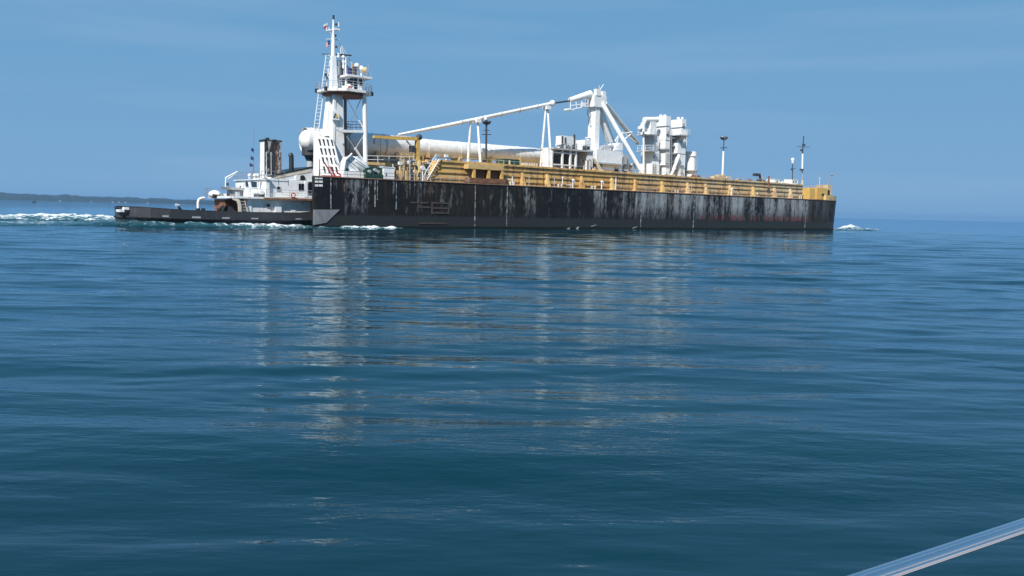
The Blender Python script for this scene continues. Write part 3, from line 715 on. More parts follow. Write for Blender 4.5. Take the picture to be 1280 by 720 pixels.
# ------------------------------------------------------------------ silos / dust collectors
si = Thing('silo_tower', (85, 9, TZ), 'tight cluster of tall white silos and hoppers with platforms forward of the crane', 'silo')
SY = 7.0
def silo_box(name, a_, b_, p0, p1, y0, y1, mt='white_clean'): return si.part(name, MB().pbox(a_, b_, p0, p1, y0, y1), mt)
silo_box('filter_column', 832.3, 838, 145, 186, SY, SY+3.3)
silo_box('filter_column', 832.5, 837.3, 186, 221.5, SY+.2, SY+2.7)
silo_box('filter_column', 852.3, 857.5, 149, 170, SY, SY+3.1)
silo_box('lower_column', 848, 856.5, 186, 222, SY+.3, SY+2.8)
silo_box('lower_house', 815.5, 824, 188.6, 205, SY-.2, SY+3.0)
silo_box('lower_house', 815, 824, 204.5, 220.5, SY-.5, SY+3.2)
silo_box('fan_housing', 813.5, 820.5, 152, 168, SY+.4, SY+3.2)
for a_, b_, p, d_ in [(832.2, 838.3, 157.5, 3.4), (832.2, 838.3, 175, 3.4), (832.2, 838.3, 187, 3.4), (832.3, 837.6, 206.5, 2.9), (850.3, 855.8, 206.5, 2.4), (815.3, 821.7, 204.6, 2.6), (852, 857.8, 159, 3.2)]:
    si.part('seam_band', MB().pbox(a_, b_, p-.35, p+.35, SY-.08, SY+d_), 'lightgrey')
si.part('rear_bin', MB().pbox(814, 836, 158, 221, SY+3.6, SY+6.2), 'white')
si.part('rear_bin', MB().pbox(838, 858, 163, 221.5, SY+3.6, SY+5.6), 'white')
for k in range(7): si.part('pipe_run', MB().ptube((808+k*8.1, 219), (808+k*8.1, 176+5*(k % 3)), SY+3.2, .16, n=8), ['lightgrey', 'white_clean'][k % 2])
for k in range(5): si.part('bracket', MB().pbox(839+k*.6, 846+k*1.5, 172+k*10, 173+k*10, SY+.8, SY+3.4), 'lightgrey')
si.part('top_duct', MB().tube(A(805.5, 150, SY+1), A(821, 150, SY+1), .62, n=14), 'white_clean')
si.part('side_pipe', MB().tube(A(804.5, 153, SY+.3), A(804.5, 220, SY+.3), .22, n=8), 'white_clean')
si.part('side_cylinder', MB().tube(A(803.5, 155, SY), A(803.5, 165, SY), .55, n=14).ball(A(800, 160.5, SY), .5), 'white_clean')
def hopper(a0, a1, p0, b0, b1, p1, y0, y1, mt='white_clean'):
    (x0, zt), (x1, _) = at(a0, p0, y0), at(a1, p0, y0); (u0, zb), (u1, _) = at(b0, p1, y0), at(b1, p1, y0)
    ym, e = (y0+y1)/2, .7
    si.part('hopper', MB().hexa([(u0, ym-e, zb), (u1, ym-e, zb), (u1, ym+e, zb), (u0, ym+e, zb), (x0, y0, zt), (x1, y0, zt), (x1, y1, zt), (x0, y1, zt)]), mt)
hopper(852.3, 857.5, 170, 851, 854, 181, SY, SY+3.1)
silo_box('receiver', 847, 857, 179, 192, SY+.2, SY+3.0)
hopper(850, 856, 190, 849, 853, 200, SY+.2, SY+2.6)
si.part('chute', MB().tube(A(849, 194, SY-.1), A(838.5, 220, SY-.1), .38, .34, 12), 'white_clean')
hopper(813, 821, 169, 815, 818, 180, SY+.4, SY+2.6, 'lightgrey')
silo_box('side_bin', 815, 824, 170, 189, SY+.9, SY+3, 'white')
silo_box('platform', 811, 822, 188, 189.4, SY-1.1, SY+2.5, 'lightgrey')
silo_box('platform', 850, 863, 168.6, 169.8, SY-1.0, SY+3.4, 'lightgrey')
silo_box('platform', 812, 822, 167.6, 168.8, SY-.8, SY+2.9, 'lightgrey')
si.part('platform_railing', MB().railing([(A(851, 168.6, SY-.9)[0], SY+3.3, A(851, 168.6, SY-.9)[2]), A(851, 168.6, SY-.9), A(862.5, 169, SY-.9), (A(862.5, 169, SY-.9)[0], SY+3.3, A(862.5, 169, SY-.9)[2])], 1.15, .9, .05, 3), 'white_clean')
si.part('platform_railing', MB().railing([(A(812, 188, SY-1)[0], SY+2.4, A(812, 188, SY-1)[2]), A(812, 188, SY-1), A(821, 188.4, SY-1)], 1.1, 1.2, .04, 2), 'white_clean')
si.part('platform_railing', MB().railing([(A(813, 167.6, SY-.7)[0], SY+2.8, A(813, 167.6, SY-.7)[2]), A(813, 167.6, SY-.7), A(821, 167.8, SY-.7)], 1.1, 1.0, .045, 2), 'white_clean')
si.part('ladder', MB().ladder(A(818, 220, SY-.75), A(818, 204, SY-.75), (1, 0, 0), .8, .06, .4), 'grey')
si.part('ladder', MB().ladder(A(838.5, 158, SY-.2), A(838.5, 220, SY-.2), (1, 0, 0), .6, .05, .4), 'lightgrey')
cx_, _ = at(863.5, 205, SY+1.5)
zt_ = at(863, 189, SY+1.5)[1]
si.part('round_stack', MB().lathe([(0, 1.0), (zt_-TZ-1.2, 1.0), (zt_-TZ-1.1, 1.25), (zt_-TZ-.1, 1.25), (zt_-TZ, .01)], (cx_, SY+1.5, TZ-.02), (0, 0, 1), 24), 'white_clean')
si.part('stack_platform', MB().tube((cx_, SY+1.5, zt_-4.4), (cx_, SY+1.5, zt_-4.2), 1.7, n=16), 'lightgrey')
si.part('ladder', MB().ladder((cx_+.2, SY+.2, TZ), (cx_+.2, SY+.2, zt_-1.5), (1, 0, 0), .6, .05, .4), 'lightgrey')
for px in (826, 831, 848, 853):
    si.part('top_fitting', MB().ptube((px, 149 if px > 840 else 145.5), (px, 146.5 if px > 840 else 143.4), SY+2, .35, n=10), 'white_clean')
for px, py in ((835, 166), (855, 156), (853, 213), (818, 196)): si.part('hatch', MB().pbox(px-1.2, px+1.2, py-2, py+2, SY-.27, SY+.05), 'lightgrey')
for a_, b_, p0, p1 in ((833.2, 833, 160, 172), (833.2, 833, 190, 204)):
    for k in range(3): si.part('stiffener', MB().pbox(a_+k*1.6, a_+k*1.6+.4, p0, p1, SY-.07, SY+.3), 'lightgrey')

# ------------------------------------------------------------------ masts on deck
def mast(name, px, y, base_y, segs, fit, label, group=None, cat='mast', bz=None):
    x0, z0 = at(px, base_y, y); z0 = bz if bz is not None else z0
    t = Thing(name, (x0, y, z0), label, cat, group)
    for (qx0, qy0, qx1, qy1, r, mt) in segs: t.part('pole', MB().ptube((qx0, qy0), (qx1, qy1), y, r, n=10), mt)
    t.part('base_plate', MB().tube((x0, y, z0-.05), (x0, y, at(px, base_y, y)[1]+.15), .4, .25, 12), 'tan')
    return t
def lamp_heads(t, px, py, y):
    for dx in (-2.4, 2.4):
        a, b = A(px, py+1.5, y), A(px+dx, py-1.2, y)
        t.part('floodlight', MB().tube(a, b, .12, .42, 12).tube(b, (b[0], b[1], b[2]+.18), .5, .46, 12), 'charcoal')
t = mast('floodlight_mast', 607.5, 5, 206, [(607.5, 206, 608, 156, .17, 'charcoal')], None, 'dark floodlight mast standing by the tan landing, short crossarms', 'floodlight masts on the trunk deck', bz=TZ)
lamp_heads(t, 608.3, 154, 5); t.part('crossarm', MB().ptube((602.5, 168), (613.5, 168), 5, .07).ptube((604, 163), (612, 163), 5, .05), 'charcoal')
t.part('top_lamp', MB().ball(A(607, 149, 5), .3), 'white_clean')
t = mast('floodlight_mast', 903, 6, 222, [(903, 222, 904.3, 189, .24, 'white_clean'), (904.3, 189, 905, 174, .1, 'charcoal')], None, 'white floodlight mast forward of the silos with dark twin lamps', 'floodlight masts on the trunk deck', bz=TZ)
lamp_heads(t, 905, 173.5, 6); t.part('crossarm', MB().ptube((900.5, 185), (909, 184.6), 6, .08), 'charcoal'); t.part('top_lamp', MB().ball(A(903.6, 172, 6), .28), 'white_clean')
t = mast('signal_mast', 1003, 9, 226, [(1002.6, 226, 1003, 215, .1, 'lightgrey'), (1002.6, 215, 1003.3, 192, .24, 'white_clean'), (1003.2, 192, 1004.6, 170, .13, 'charcoal')], None, 'tall thin mast near the bow, white below and dark above', bz=TZ)
t.part('crossarm', MB().ptube((996, 183.2), (1012, 183.8), 9, .06), 'charcoal')
for px, py in ((1004.6, 181), (1002.4, 187.5)): t.part('lantern', MB().tube(A(px, py+1.6, 9), A(px, py-1.2, 9), .38, n=12), 'charcoal')
t.part('lantern', MB().tube(A(1002, 213, 9), A(1002, 211, 9), .5, n=12), 'charcoal')
t = mast('lantern_mast', 990.5, 8, 226, [(990.5, 226, 990.8, 205, .11, 'charcoal')], None, 'short dark mast topped by a white lantern near the bow', bz=TZ)
t.part('lantern', MB().tube(A(990.8, 204, 8), A(990.8, 199.5, 8), .3, .45, 12).ball(A(990.8, 199.5, 8), .45), 'white_clean')
t.part('crossarm', MB().ptube((989, 211), (994.5, 210.5), 8, .06).ball(A(990, 211.3, 8), .3), 'charcoal')

# ------------------------------------------------------------------ other deck gear
def bow_locker(px0, px1, py0, py1, label, slots):
    y = 4.0; t = Thing('deck_locker', (at(px0, py1, y)[0], y, TZ), label, 'locker', 'white lockers near the bow')
    x0, x1 = at(px0, py1, y)[0], at(px1, py1, y)[0]; zt = at(px0, py0, y)[1]
    t.part('cabinet', MB().box(x0, x1, y, y+2.2, TZ-.4, zt), 'white_clean')
    t.part('lid', MB().box(x0-.06, x1+.06, y-.06, y+2.26, zt, zt+.1), 'white')
    for k in slots: t.part('opening', MB().box(x0+(x1-x0)*k-.22, x0+(x1-x0)*k+.22, y-.04, y+.1, zt-.75, zt-.3), 'charcoal')
bow_locker(989.5, 997.5, 224.5, 231, 'white locker with two dark openings at the signal mast foot', (.3, .65))
bow_locker(968, 974.5, 224.2, 229.5, 'narrow white locker with one dark opening aft of the lantern mast', (.5,))
t = Thing('deck_crane', (at(523, 222, 3.2)[0], 3.2, DZ), 'small yellow jib crane on the aft deck beside the white tank', 'crane')
t.part('pedestal', MB().tube((at(523.5, 222, 3.2)[0], 3.2, DZ), A(523.5, 200, 3.2), .55, .45, 14), 'yellow')
t.part('column', MB().pbox(521.3, 525.0, 172.5, 201, 2.9, 3.6), 'yellow_bright')
t.part('jib', MB().prism([at(467, 169.3, 3.2), at(524, 171.5, 3.2), at(524, 175.6, 3.2), at(493, 174.6, 3.2), at(467, 172.5, 3.2)], 2.9, 3.5), 'yellow_bright')
t.part('jib_ram', MB().ptube((521, 190), (508, 176), 3.2, .12), 'steel')
t.part('head_cap', MB().ball(A(524, 171.5, 3.2), .5), 'charcoal')
t.part('cab', MB().pbox(515, 519.5, 182, 190, 2.9, 3.8), 'charcoal')
t.part('hoist_rope', MB().ptube((475.5, 172.5), (475.5, 206), 3.2, .04, n=5), 'charcoal')
t.part('hook_block', MB().ptube((467.5, 173), (467.5, 180), 3.2, .13, n=8), 'charcoal')
t = Thing('container', (at(638, 207, 4)[0], 4, TZ), 'dark green steel box standing on the trunk deck under the white pipe', 'container')
t.part('box_body', MB().pbox(630.5, 649.5, 199, 209.5, 3.2, 5.6), 'green')
for px in (634, 641.5, 647): t.part('corner_rib', MB().pbox(px-.4, px+.4, 199.2, 208.5, 3.12, 3.3), 'green')
t.part('white_post', MB().pbox(636.5, 638, 200.5, 208.8, 2.9, 3.05), 'offwhite')
t = Thing('crate', (at(667, 210, 3.4)[0], 3.4, TZ), 'low tan wooden crate on the trunk deck beside the green box', 'crate')
t.part('crate_body', MB().pbox(658.5, 673, 204, 212, 3.2, 5), 'tan')
for k in range(5): t.part('slat', MB().pbox(659+k*3, 660.2+k*3, 204.2, 211, 3.1, 3.3), 'offwhite')
t = Thing('mooring_winch', (at(467, 222, 1.4)[0], 1.4, DZ), 'dark green mooring winch with white drums on the aft side deck', 'winch')
t.part('bed', MB().pbox(457, 479, 217.5, 222.6, .9, 3.0), 'green')
t.part('gear_case', MB().pprism([(456, 213), (459, 209.5), (475, 209), (479, 212), (478, 219), (459, 219)], 1.3, 2.6), 'green')
for px, py in ((462.5, 214.5), (469.5, 212.5), (473, 214.8)): t.part('drum', MB().lathe([(0, .01), (.01, .26), (.5, .26), (.51, .01)], A(px, py, .95), (0, 1, 0), 14), 'lightgrey')
t = Thing('side_locker', (at(487, 223, .9)[0], .9, DZ), 'plain white box locker at the deck edge beside the green winch', 'locker')
t.part('cabinet', MB().pbox(480, 493, 209.5, 223.6, .8, 2.2), 'white_clean')
t.part('lid', MB().pbox(479.4, 493.6, 208.6, 209.6, .74, 2.26), 'white')
t.part('latch', MB().pbox(482, 483.6, 216, 219, .74, .82), 'grey')
t.part('post', MB().ptube((491.5, 209), (491, 205), 1.4, .12), 'lightgrey')
# rescue boat in its chute
t = Thing('rescue_boat', (at(447, 222, 2)[0], 2, DZ), 'small white rescue boat tilted on its davit below the wheelhouse tower', 'boat')
hx = [A(436, 197, 2.6), A(462, 216, 2.6)]
a, b = Vector(hx[0]), Vector(hx[1]); d = (b-a).normalized()
t.part('boat_hull', MB().lathe([(0, .05), (.35, .55), (1.2, .85), (2.6, .9), (3.6, .7), (4.3, .05)], a, d, 18), 'white_clean')
t.part('canopy', MB().pprism([(430.5, 203), (434, 196), (441, 195), (446, 203), (449, 214), (430, 214)], 1.9, 3.2), 'white_clean')
t.part('cabin_window', MB().pprism([(432.5, 212), (432.5, 214.5), (436, 214.5), (436, 210.5), (433, 210.5)], 1.8, 2.0), 'glass')
t.part('davit_arm', MB().path([A(428, 222, 1.7), A(432, 200, 1.7), A(440, 192, 1.7)], .14), 'white_clean')
t.part('davit_arm', MB().path([A(446, 196, 2), A(456, 207, 2), A(458, 222, 2)], .13), 'white_clean')
t.part('skid', MB().pprism([(430, 214), (448, 213.5), (461, 218), (463, 222.3), (430, 222.3)], 1.5, 3.4), 'white')
t.part('outboard', MB().pbox(450, 456, 206, 212, 2.2, 3), 'charcoal')
t.part('lashing', MB().ptube((434, 199), (452, 214), 1.5, .05).ptube((441, 196), (457, 208), 1.5, .05), 'charcoal')
t = Thing('red_deck_frame', (at(414, 221, 2.4)[0], 2.4, DZ), 'low red frame on the stern deck in front of the slotted tower base', 'frame')
t.part('base_bar', MB().pbox(405, 430, 219.5, 221.8, 2.2, 3.2), 'red')
for p, q in (((405.5, 203), (416, 221)), ((412, 208), (420, 221)), ((420, 214), (428, 221))): t.part('strut', MB().ptube(p, q, 2.5, .1), 'red')
# ------------------------------------------------------------------ tugboat
TGY0, TGY1 = 5.0, 16.3; TC = CY
tug = Thing('tugboat', (-8, TC, 0), 'black-hulled tug with rusty white deckhouse, its bow set in the barge stern', 'tugboat')
def tug_half(x):
    if x < -18.5:
        u = (x+23.9)/5.4; return 5.65*math.sqrt(max(0, 1-(1-u)**2))*.97 + .15
    if x < 3: return 5.65
    u = (x-3)/12.6; return 5.65*max(.02, 1-u**2.2)
def tug_top(x):
    return float(np.interp(x, [-23.9, -23.2, -22.3, -15.5, -8, 2, 8, 15.5], [2.3, 2.5, 2.5, 2.12, 2.02, 2.08, 4.0, 5.4]))
xs = [-23.9, -23.75, -23.4, -22.8, -22, -20.8, -18.5, -16, -12, -8, -4, 0, 3, 6, 9, 11, 13, 14.6, 15.4]
def tug_ring(zf, inset=0.0):
    r = [(x, TC-max(.02, tug_half(x)-inset), zf(x)) for x in xs]
    return r + [(x, TC+max(.02, tug_half(x)-inset), zf(x)) for x in reversed(xs)]
rings = [tug_ring(lambda x: -1.5, .9), tug_ring(lambda x: .1, .35), tug_ring(lambda x: tug_top(x)*.45, .05), tug_ring(tug_top, 0.0), tug_ring(lambda x: tug_top(x)+.02, .22), tug_ring(lambda x: tug_top(x)-.85, .25)]
n = len(rings[0]); mb = MB()
mb.add([p for r in rings for p in r], [(j*n+i, j*n+(i+1) % n, (j+1)*n+(i+1) % n, (j+1)*n+i) for j in range(len(rings)-1) for i in range(n)])
thull = tug.part('hull', mb, 'charcoal')
top = rings[-1]; m2 = n//2
tug.part('main_deck', MB().add(top, [(i, i+1, n-2-i, n-1-i) for i in range(m2-1)]), 'deck')
mb = MB()
rr = tug_ring(lambda x: tug_top(x)*.48, -.08)
mb.path(rr, .17, 6); tug.part('rub_rail', mb, 'black')
mb = MB(); rr = tug_ring(lambda x: tug_top(x)+.02, .1); mb.path(rr, .10, 6); tug.part('bulwark_cap', mb, 'black')
for a_, b_, p0, p1 in [(204, 211, 269.3, 271.3), (240.5, 251, 270.7, 272.7), (278, 287, 271.8, 273.8), (314.5, 323, 272.6, 274.8), (370, 377, 273.2, 275)]:
    tug.part('freeing_port', MB().pbox(a_, b_, p0, p1, TGY0-.08, TGY0+.2), 'lightgrey')
for a_, b_, p0, p1 in [(155.5, 165, 259, 262.2), (149.5, 155.5, 262, 265), (156.5, 164, 262.2, 265.8)]:
    tug.part('stern_roller', MB().pbox(a_, b_, p0, p1, 7.5, 9.5) if a_ != 156.5 else MB().pprism([(158, 262.5), (164, 262.5), (164, 265.5), (156, 266)], 7.4, 9), 'white' if a_ != 156.5 else 'black')
tug.part('fairlead', MB().pprism([(223.5, 263), (224, 257), (228.5, 263)], 6.2, 6.8), 'black')
D1 = at(330, 248.5, 6)[1]                      # boat deck
Dm = 1.25
tug.part('boat_deck', MB().pbox(291, 391, 246.4, 249.0, 5.7, 15.6), 'white_rusty')
zb0, zb1 = at(330, 249.0, 5.7)[1], at(330, 246.4, 5.7)[1]
tug.part('deck_edge', MB().pbox(330, 391, 247.8, 250.2, 5.55, 5.75), 'rust')
# aft arch: port post curving into the deck edge, cream starboard knee
y = 15.3
tug.part('arch_post', MB().path([(at(247.6, 262, y)[0], y, Dm), A(247.6, 253, y), A(248.6, 249.6, y), A(251.5, 247.9, y), A(256, 247.4, y)], .2, 10), 'white_clean')
x0 = at(291, 248, 5.7)[0]
tug.part('arch_beam', MB().box(x0-.35, x0+.1, 5.8, 15.5, zb0+.02, zb1+.03), 'white_clean')
tug.part('deck_knee', MB().pprism([(291, 247.2), (296, 247.2), (299.5, 250), (301.5, 256), (302, 266), (298.6, 266), (298.2, 257), (296, 251.5), (291, 249.5)], 5.72, 6.02), 'offwhite')
tug.part('shelter_wall', MB().pbox(281, 300, 249, 266, 9.5, 14), 'rust')
tug.part('shelter_locker', MB().pbox(286, 297, 258, 267, 8.0, 9.3), 'charcoal')
tug.part('towing_winch', MB().lathe([(0, .9), (.2, .9), (.2, .5), (1.6, .5), (1.6, .9), (1.8, .9)], (at(284, 262, 9)[0], 8.2, Dm+.9), (0, 1, 0), 18), 'charcoal')
for px in (247.5, 254, 273.5): tug.part('deck_bitt', MB().tube((at(px, 264, 6.2)[0], 6.2, Dm), A(px, 260.3, 6.2), .27, n=10), 'black')
tug.part('side_ladder', MB().ladder(A(306.5, 266, 5.9), A(302.5, 248.5, 5.9), (1, 0, 0), .7, .06, .4), 'offwhite')
# lower deckhouse
tug.part('lower_house', MB().pbox(310, 388, 249.3, 268, 6.3, 15.0), 'white_rusty')
tug.part('white_pilaster', MB().pbox(309.3, 314.5, 249.3, 268, 6.2, 6.5), 'white_clean')
def port(px, py, y, r, frame=True):
    c = A(px, py, y); f = tug.part('porthole', MB().lathe([(-.05, .01), (-.05, r), (.06, r)], c, (0, 1, 0), 16), 'glass')
    tug.part('porthole_frame', MB().torus((c[0], c[1]-.04, c[2]), r+.04, .05, 'y', 16, 6), 'lightgrey', f)
port(335, 257, 6.28, .27)
tug.part('vent_box', MB().pbox(344.5, 352, 258.5, 267.5, 5.8, 6.4), 'white_clean')
tug.part('house_door', MB().pbox(364, 369.5, 254, 266.5, 6.22, 6.35), 'white')
# boat deck house
Z2 = at(340, 225, 6.6)[1]
tug.part('upper_house', MB().pbox(336.5, 391, 225, 246.6, 6.8, 14.5), 'white')
wx = at(333, 235, 6.4)[0]; WY0, WY1 = 6.4, atx(294.5, 235, wx)[0]
wz1 = at(333, 224.4, 6.4)[1]
lh = tug.part('lower_wheelhouse', MB().box(wx, at(337, 235, 6.4)[0], WY0, WY1, zb1-.02, wz1), 'white')
def stern_prism(pts, x, d=.12, e=.06):
    mb = MB(); f = [atx(a_, b_, x) for a_, b_ in pts]; n_ = len(f)
    vs = [(x-e, y_, z_) for y_, z_ in f] + [(x+d, y_, z_) for y_, z_ in f]
    return mb.add(vs, [list(range(n_)), list(range(2*n_-1, n_-1, -1))] + [(i_, i_+n_, (i_+1) % n_+n_, (i_+1) % n_) for i_ in range(n_)])
for pts in ([(306.8, 226.5), (310.6, 226.5), (312, 234), (307.4, 234)], [(313.8, 226.5), (322, 226.8), (322, 234.8), (314.8, 234.4)]):
    w_ = tug.part('window', stern_prism(pts, wx), 'glass')
    tug.part('window_frame', MB().path([(wx-.05, *atx(*p_, wx)) for p_ in pts + pts[:1]], .045, 6), 'white_clean', w_)
c_ = atx(300.5, 233.5, wx); w_ = tug.part('porthole', MB().lathe([(-.05, .01), (-.05, .2), (.06, .2)], (wx, *c_), (1, 0, 0), 14), 'glass')
tug.part('corner_seam', MB().box(wx-.04, wx+.02, atx(313, 235, wx)[0]-.05, atx(313, 235, wx)[0]+.05, zb1, wz1), 'lightgrey')
c = A(348, 235.3, 6.76); w_ = tug.part('window', MB().pbox(346, 350.3, 233.2, 238, 6.72, 6.9), 'glass'); tug.part('window_frame', MB().path([A(*p, 6.73) for p in ((346, 233.2), (350.3, 233.2), (350.3, 238), (346, 238), (346, 233.2))], .05, 6), 'lightgrey', w_)
for a_, b_ in ((373.5, 376.2), (377, 380)): tug.part('window', MB().pbox(a_, b_, 229.5, 238, 6.72, 6.9), 'glass')
tug.part('window', MB().pbox(386, 391.5, 227.5, 243, 6.7, 6.9), 'glass')
tug.part('pilaster', MB().pbox(381.2, 384.5, 227, 246, 6.66, 6.9), 'white_clean')
tug.part('life_raft', MB().lathe([(0, .01), (.05, .36), (3.0, .36), (3.05, .01)], (wx-.55, WY0+.3, zb1+.75), (0, 1, 0), 16), 'white_clean')
tug.part('raft_cradle', MB().box(wx-.85, wx-.2, WY0+.8, WY0+2.8, zb1-.02, zb1+.42), 'charcoal')
tug.part('deck_railing', MB().railing([A(311, 246.4, 5.75), A(333, 246.5, 5.75), A(390, 248.2, 5.75)], 1.15, 1.2, .032, 3), 'lightgrey')
tug.part('monkey_deck', MB().box(wx-.25, at(338, 224, 6.4)[0], WY0-.2, WY1+.2, wz1, wz1+.12), 'white_clean')
tug.part('upper_railing', MB().railing([(wx-.2, WY1, wz1+.1), (wx-.2, WY0, wz1+.1), (at(356, 222, 6.4)[0], WY0, wz1+.1)], 1.15, 1.3, .035, 2), 'grey')
for px in (312, 318.5, 322): tug.part('roof_fitting', MB().ptube((px, 223.2), (px, 219.5), 8, .16).ball(A(px, 219.3, 8), .28), 'white_clean')
# sloping casing forward of the funnel
z_ = at(340, 226, 7)[1]
tug.part('engine_casing', MB().pprism([(336, 226), (340, 219.8), (361, 214.5), (391, 208.5), (391, 226)], 7.0, 14), 'white_rusty')
tug.part('casing_roof', MB().pprism([(339, 219.6), (361, 214), (391.5, 208), (391.5, 209.6), (361, 215.8), (339, 221)], 6.9, 14.2), 'black')
tug.part('casing_face', MB().pprism([(345, 220), (362, 215.6), (389, 210), (389, 215), (362, 219.8), (345, 223)], 6.95, 7.1), 'offwhite')
c = A(372, 222.3, 6.9); tug.part('round_vent', MB().lathe([(-.12, .01), (-.12, .4), (.15, .4)], c, (0, 1, 0), 18), 'white_clean')
c = A(378, 222.3, 6.9); tug.part('round_vent', MB().lathe([(-.12, .01), (-.12, .4), (.15, .4)], c, (0, 1, 0), 18), 'black')
# funnel
fz = at(340, 222, 8)[1]
xl, xr = at(330.5, 190, 8)[0], at(351.5, 190, 8)[0]; xlb = at(331, 215, 8)[0]
zt = at(341, 177, 8)[1]
def fun(y0, y1, e=0): return [(xlb-e-.15, y0-e, fz-.1), (xr+e, y0-e, fz-.1), (xr+e, y1+e, fz-.1), (xlb-e-.15, y1+e, fz-.1), (xl-e, y0-e, zt), (xr+e-.1, y0-e, zt), (xr+e-.1, y1+e, zt), (xl-e, y1+e, zt)]
fn = tug.part('funnel', MB().hexa(fun(8, 9.7)), 'white')
tug.part('funnel_side', MB().pbox(331.0, 351.7, 175.5, 217.5, 7.9, 8.1), 'soot', fn, label='sooty peeling starboard face of the funnel')
for px in (333.2, 339, 345.5, 351): tug.part('funnel_rib', MB().pbox(px-.3, px+.3, 190, 219, 7.82, 8.05), 'white' if px < 342 else 'rust', fn)
tug.part('funnel_louvre', MB().pbox(336.5, 344, 194, 216, 7.86, 8.02), 'charcoal', fn)
tug.part('funnel_cap', MB().box(xl-.1, xr+.1, 7.9, 9.8, zt, zt+.25), 'black', fn)
tug.part('exhaust_pipe', MB().tube((xl+.7, 8.6, zt), (xl+.7, 8.6, zt+.55), .3, n=12).tube((xl+2, 9, zt), (xl+2, 9, zt+.4), .3, n=12), 'black', fn)
tug.part('exhaust_stack', MB().path([A(364.3, 220, 7.6), A(364.3, 196, 7.6), A(363.7, 193.8, 7.6), A(362.8, 195.5, 7.6)], .36, 12), 'black')
# antenna mast with dark gear
tug.part('antenna', MB().ptube((316.5, 223), (316.8, 205), 9, .11).ptube((316.8, 205), (317.3, 161.5), 9, .045, n=6), 'grey')
for px, py, q in ((316, 187, 1.2), (315.6, 197.5, 1.4), (314.4, 206, 1.6)): tug.part('antenna_fitting', MB().ptube((px+1, py), (px-q, py+1.5), 9, .16).ptube((px-q, py+1.5), (px-q+.2, py-2), 9, .12), 'navy')
# boat gear aft of the wheelhouse
tug.part('davit', MB().path([A(282, 234, 14.5), A(282.3, 222, 14.5), A(297, 214.5, 14.5)], .1).ptube((284.5, 224), (294, 217), 14.5, .07), 'white_clean')
tug.part('davit_block', MB().ptube((284.2, 228.5), (284.3, 232), 14.4, .2), 'charcoal')
tug.part('awning', MB().prism([at(287, 233.5, 9.5), at(306, 235.3, 9.5), at(306, 237, 9.5), at(290, 237.2, 9.5)], 9.5, 13.5), 'lightgrey')
tug.part('awning_locker', MB().pbox(293, 304, 237.3, 246.4, 9.9, 13), 'grey')
tug.part('tender', MB().ball(A(268.5, 243, 12.5), .85, 16, 10, (1.0, 1.6, .72)), 'white_clean')
tug.part('tender_opening', MB().ball(A(270.5, 244.3, 11.6), .55, 14, 8, (1.1, .8, .75)), 'black')
tug.part('stern_railing', MB().railing([A(256, 246.6, 15), A(263, 246.6, 13)], 1.35, 1.0, .05, 2), 'grey')
for px in (277, 281, 285): tug.part('deck_gear', MB().pbox(px, px+2.2, 242, 246.4, 10.6, 11.4), random.choice(['charcoal', 'white_clean', 'grey']))
# foredeck in the notch carries the tower
tug.part('foredeck', MB().slab([(1, 6), (9, 6.4), (13, 9), (13, 12.3), (9, 14.9), (1, 15.3)], 3.9, 4.2), 'grey')
tug.part('fore_house', MB().box(2.8, 12.2, 7.2, 14, 1.25, 3.95), 'white')
for px in (297,): tug.part('deck_gear', MB().pbox(px, px+3, 240, 246.4, 7, 8), 'lightgrey')
lb = Thing('lifebuoy', A(366.5, 244, 5.6), 'orange ring lifebuoy hung on the tug boat-deck railing', 'lifebuoy', 'lifebuoys')
c = A(366.5, 244, 5.6); lb.part('ring', MB().torus(c, .32, .09, 'y', 20, 8), 'red')
for s_ in (-1, 1): lb.part('band', MB().torus((c[0]+s_*.32, c[1], c[2]), .06, .055, 'y', 8, 6), 'white_clean')

# ------------------------------------------------------------------ wheelhouse tower (stands on the tug's foredeck)
tw = Thing('wheelhouse_tower', (7, CY, 4.2), 'tall white tower carrying the raised wheelhouse, radar and slender signal mast', 'tower')
PZ = at(430, 117, CY)[1]
TW0, TW1 = 9.2, 11.9
def col4(pxa, pxb, py, y0, y1):
    (x0, z), (x1, _) = at(pxa, py, y0), at(pxb, py, y0); return [(x0, y0), (x1, y0), (x1, y1), (x0, y1)], z
(b4, _), (t4, _) = col4(414.5, 433, 215, TW0-.4, TW1+.4), col4(417.5, 428, 120, TW0, TW1)
tw.part('column', MB().hexa([(x, y, 4.15) for x, y in b4] + [(x, y, PZ) for x, y in t4]), 'white')
tw.part('column_rib', MB().hexa([(b4[0][0]-.05, TW0-.5, 4.2), (b4[0][0]+.35, TW0-.5, 4.2), (b4[0][0]+.35, TW0, 4.2), (b4[0][0]-.05, TW0, 4.2), (t4[0][0]-.05, TW0-.1, PZ), (t4[0][0]+.3, TW0-.1, PZ), (t4[0][0]+.3, TW0+.3, PZ), (t4[0][0]-.05, TW0+.3, PZ)]), 'white_clean')
tw.part('stair_trunk', MB().pprism([(407, 170), (413, 170), (415.5, 120), (412.5, 120)], 10.2, 11.6), 'white_clean')
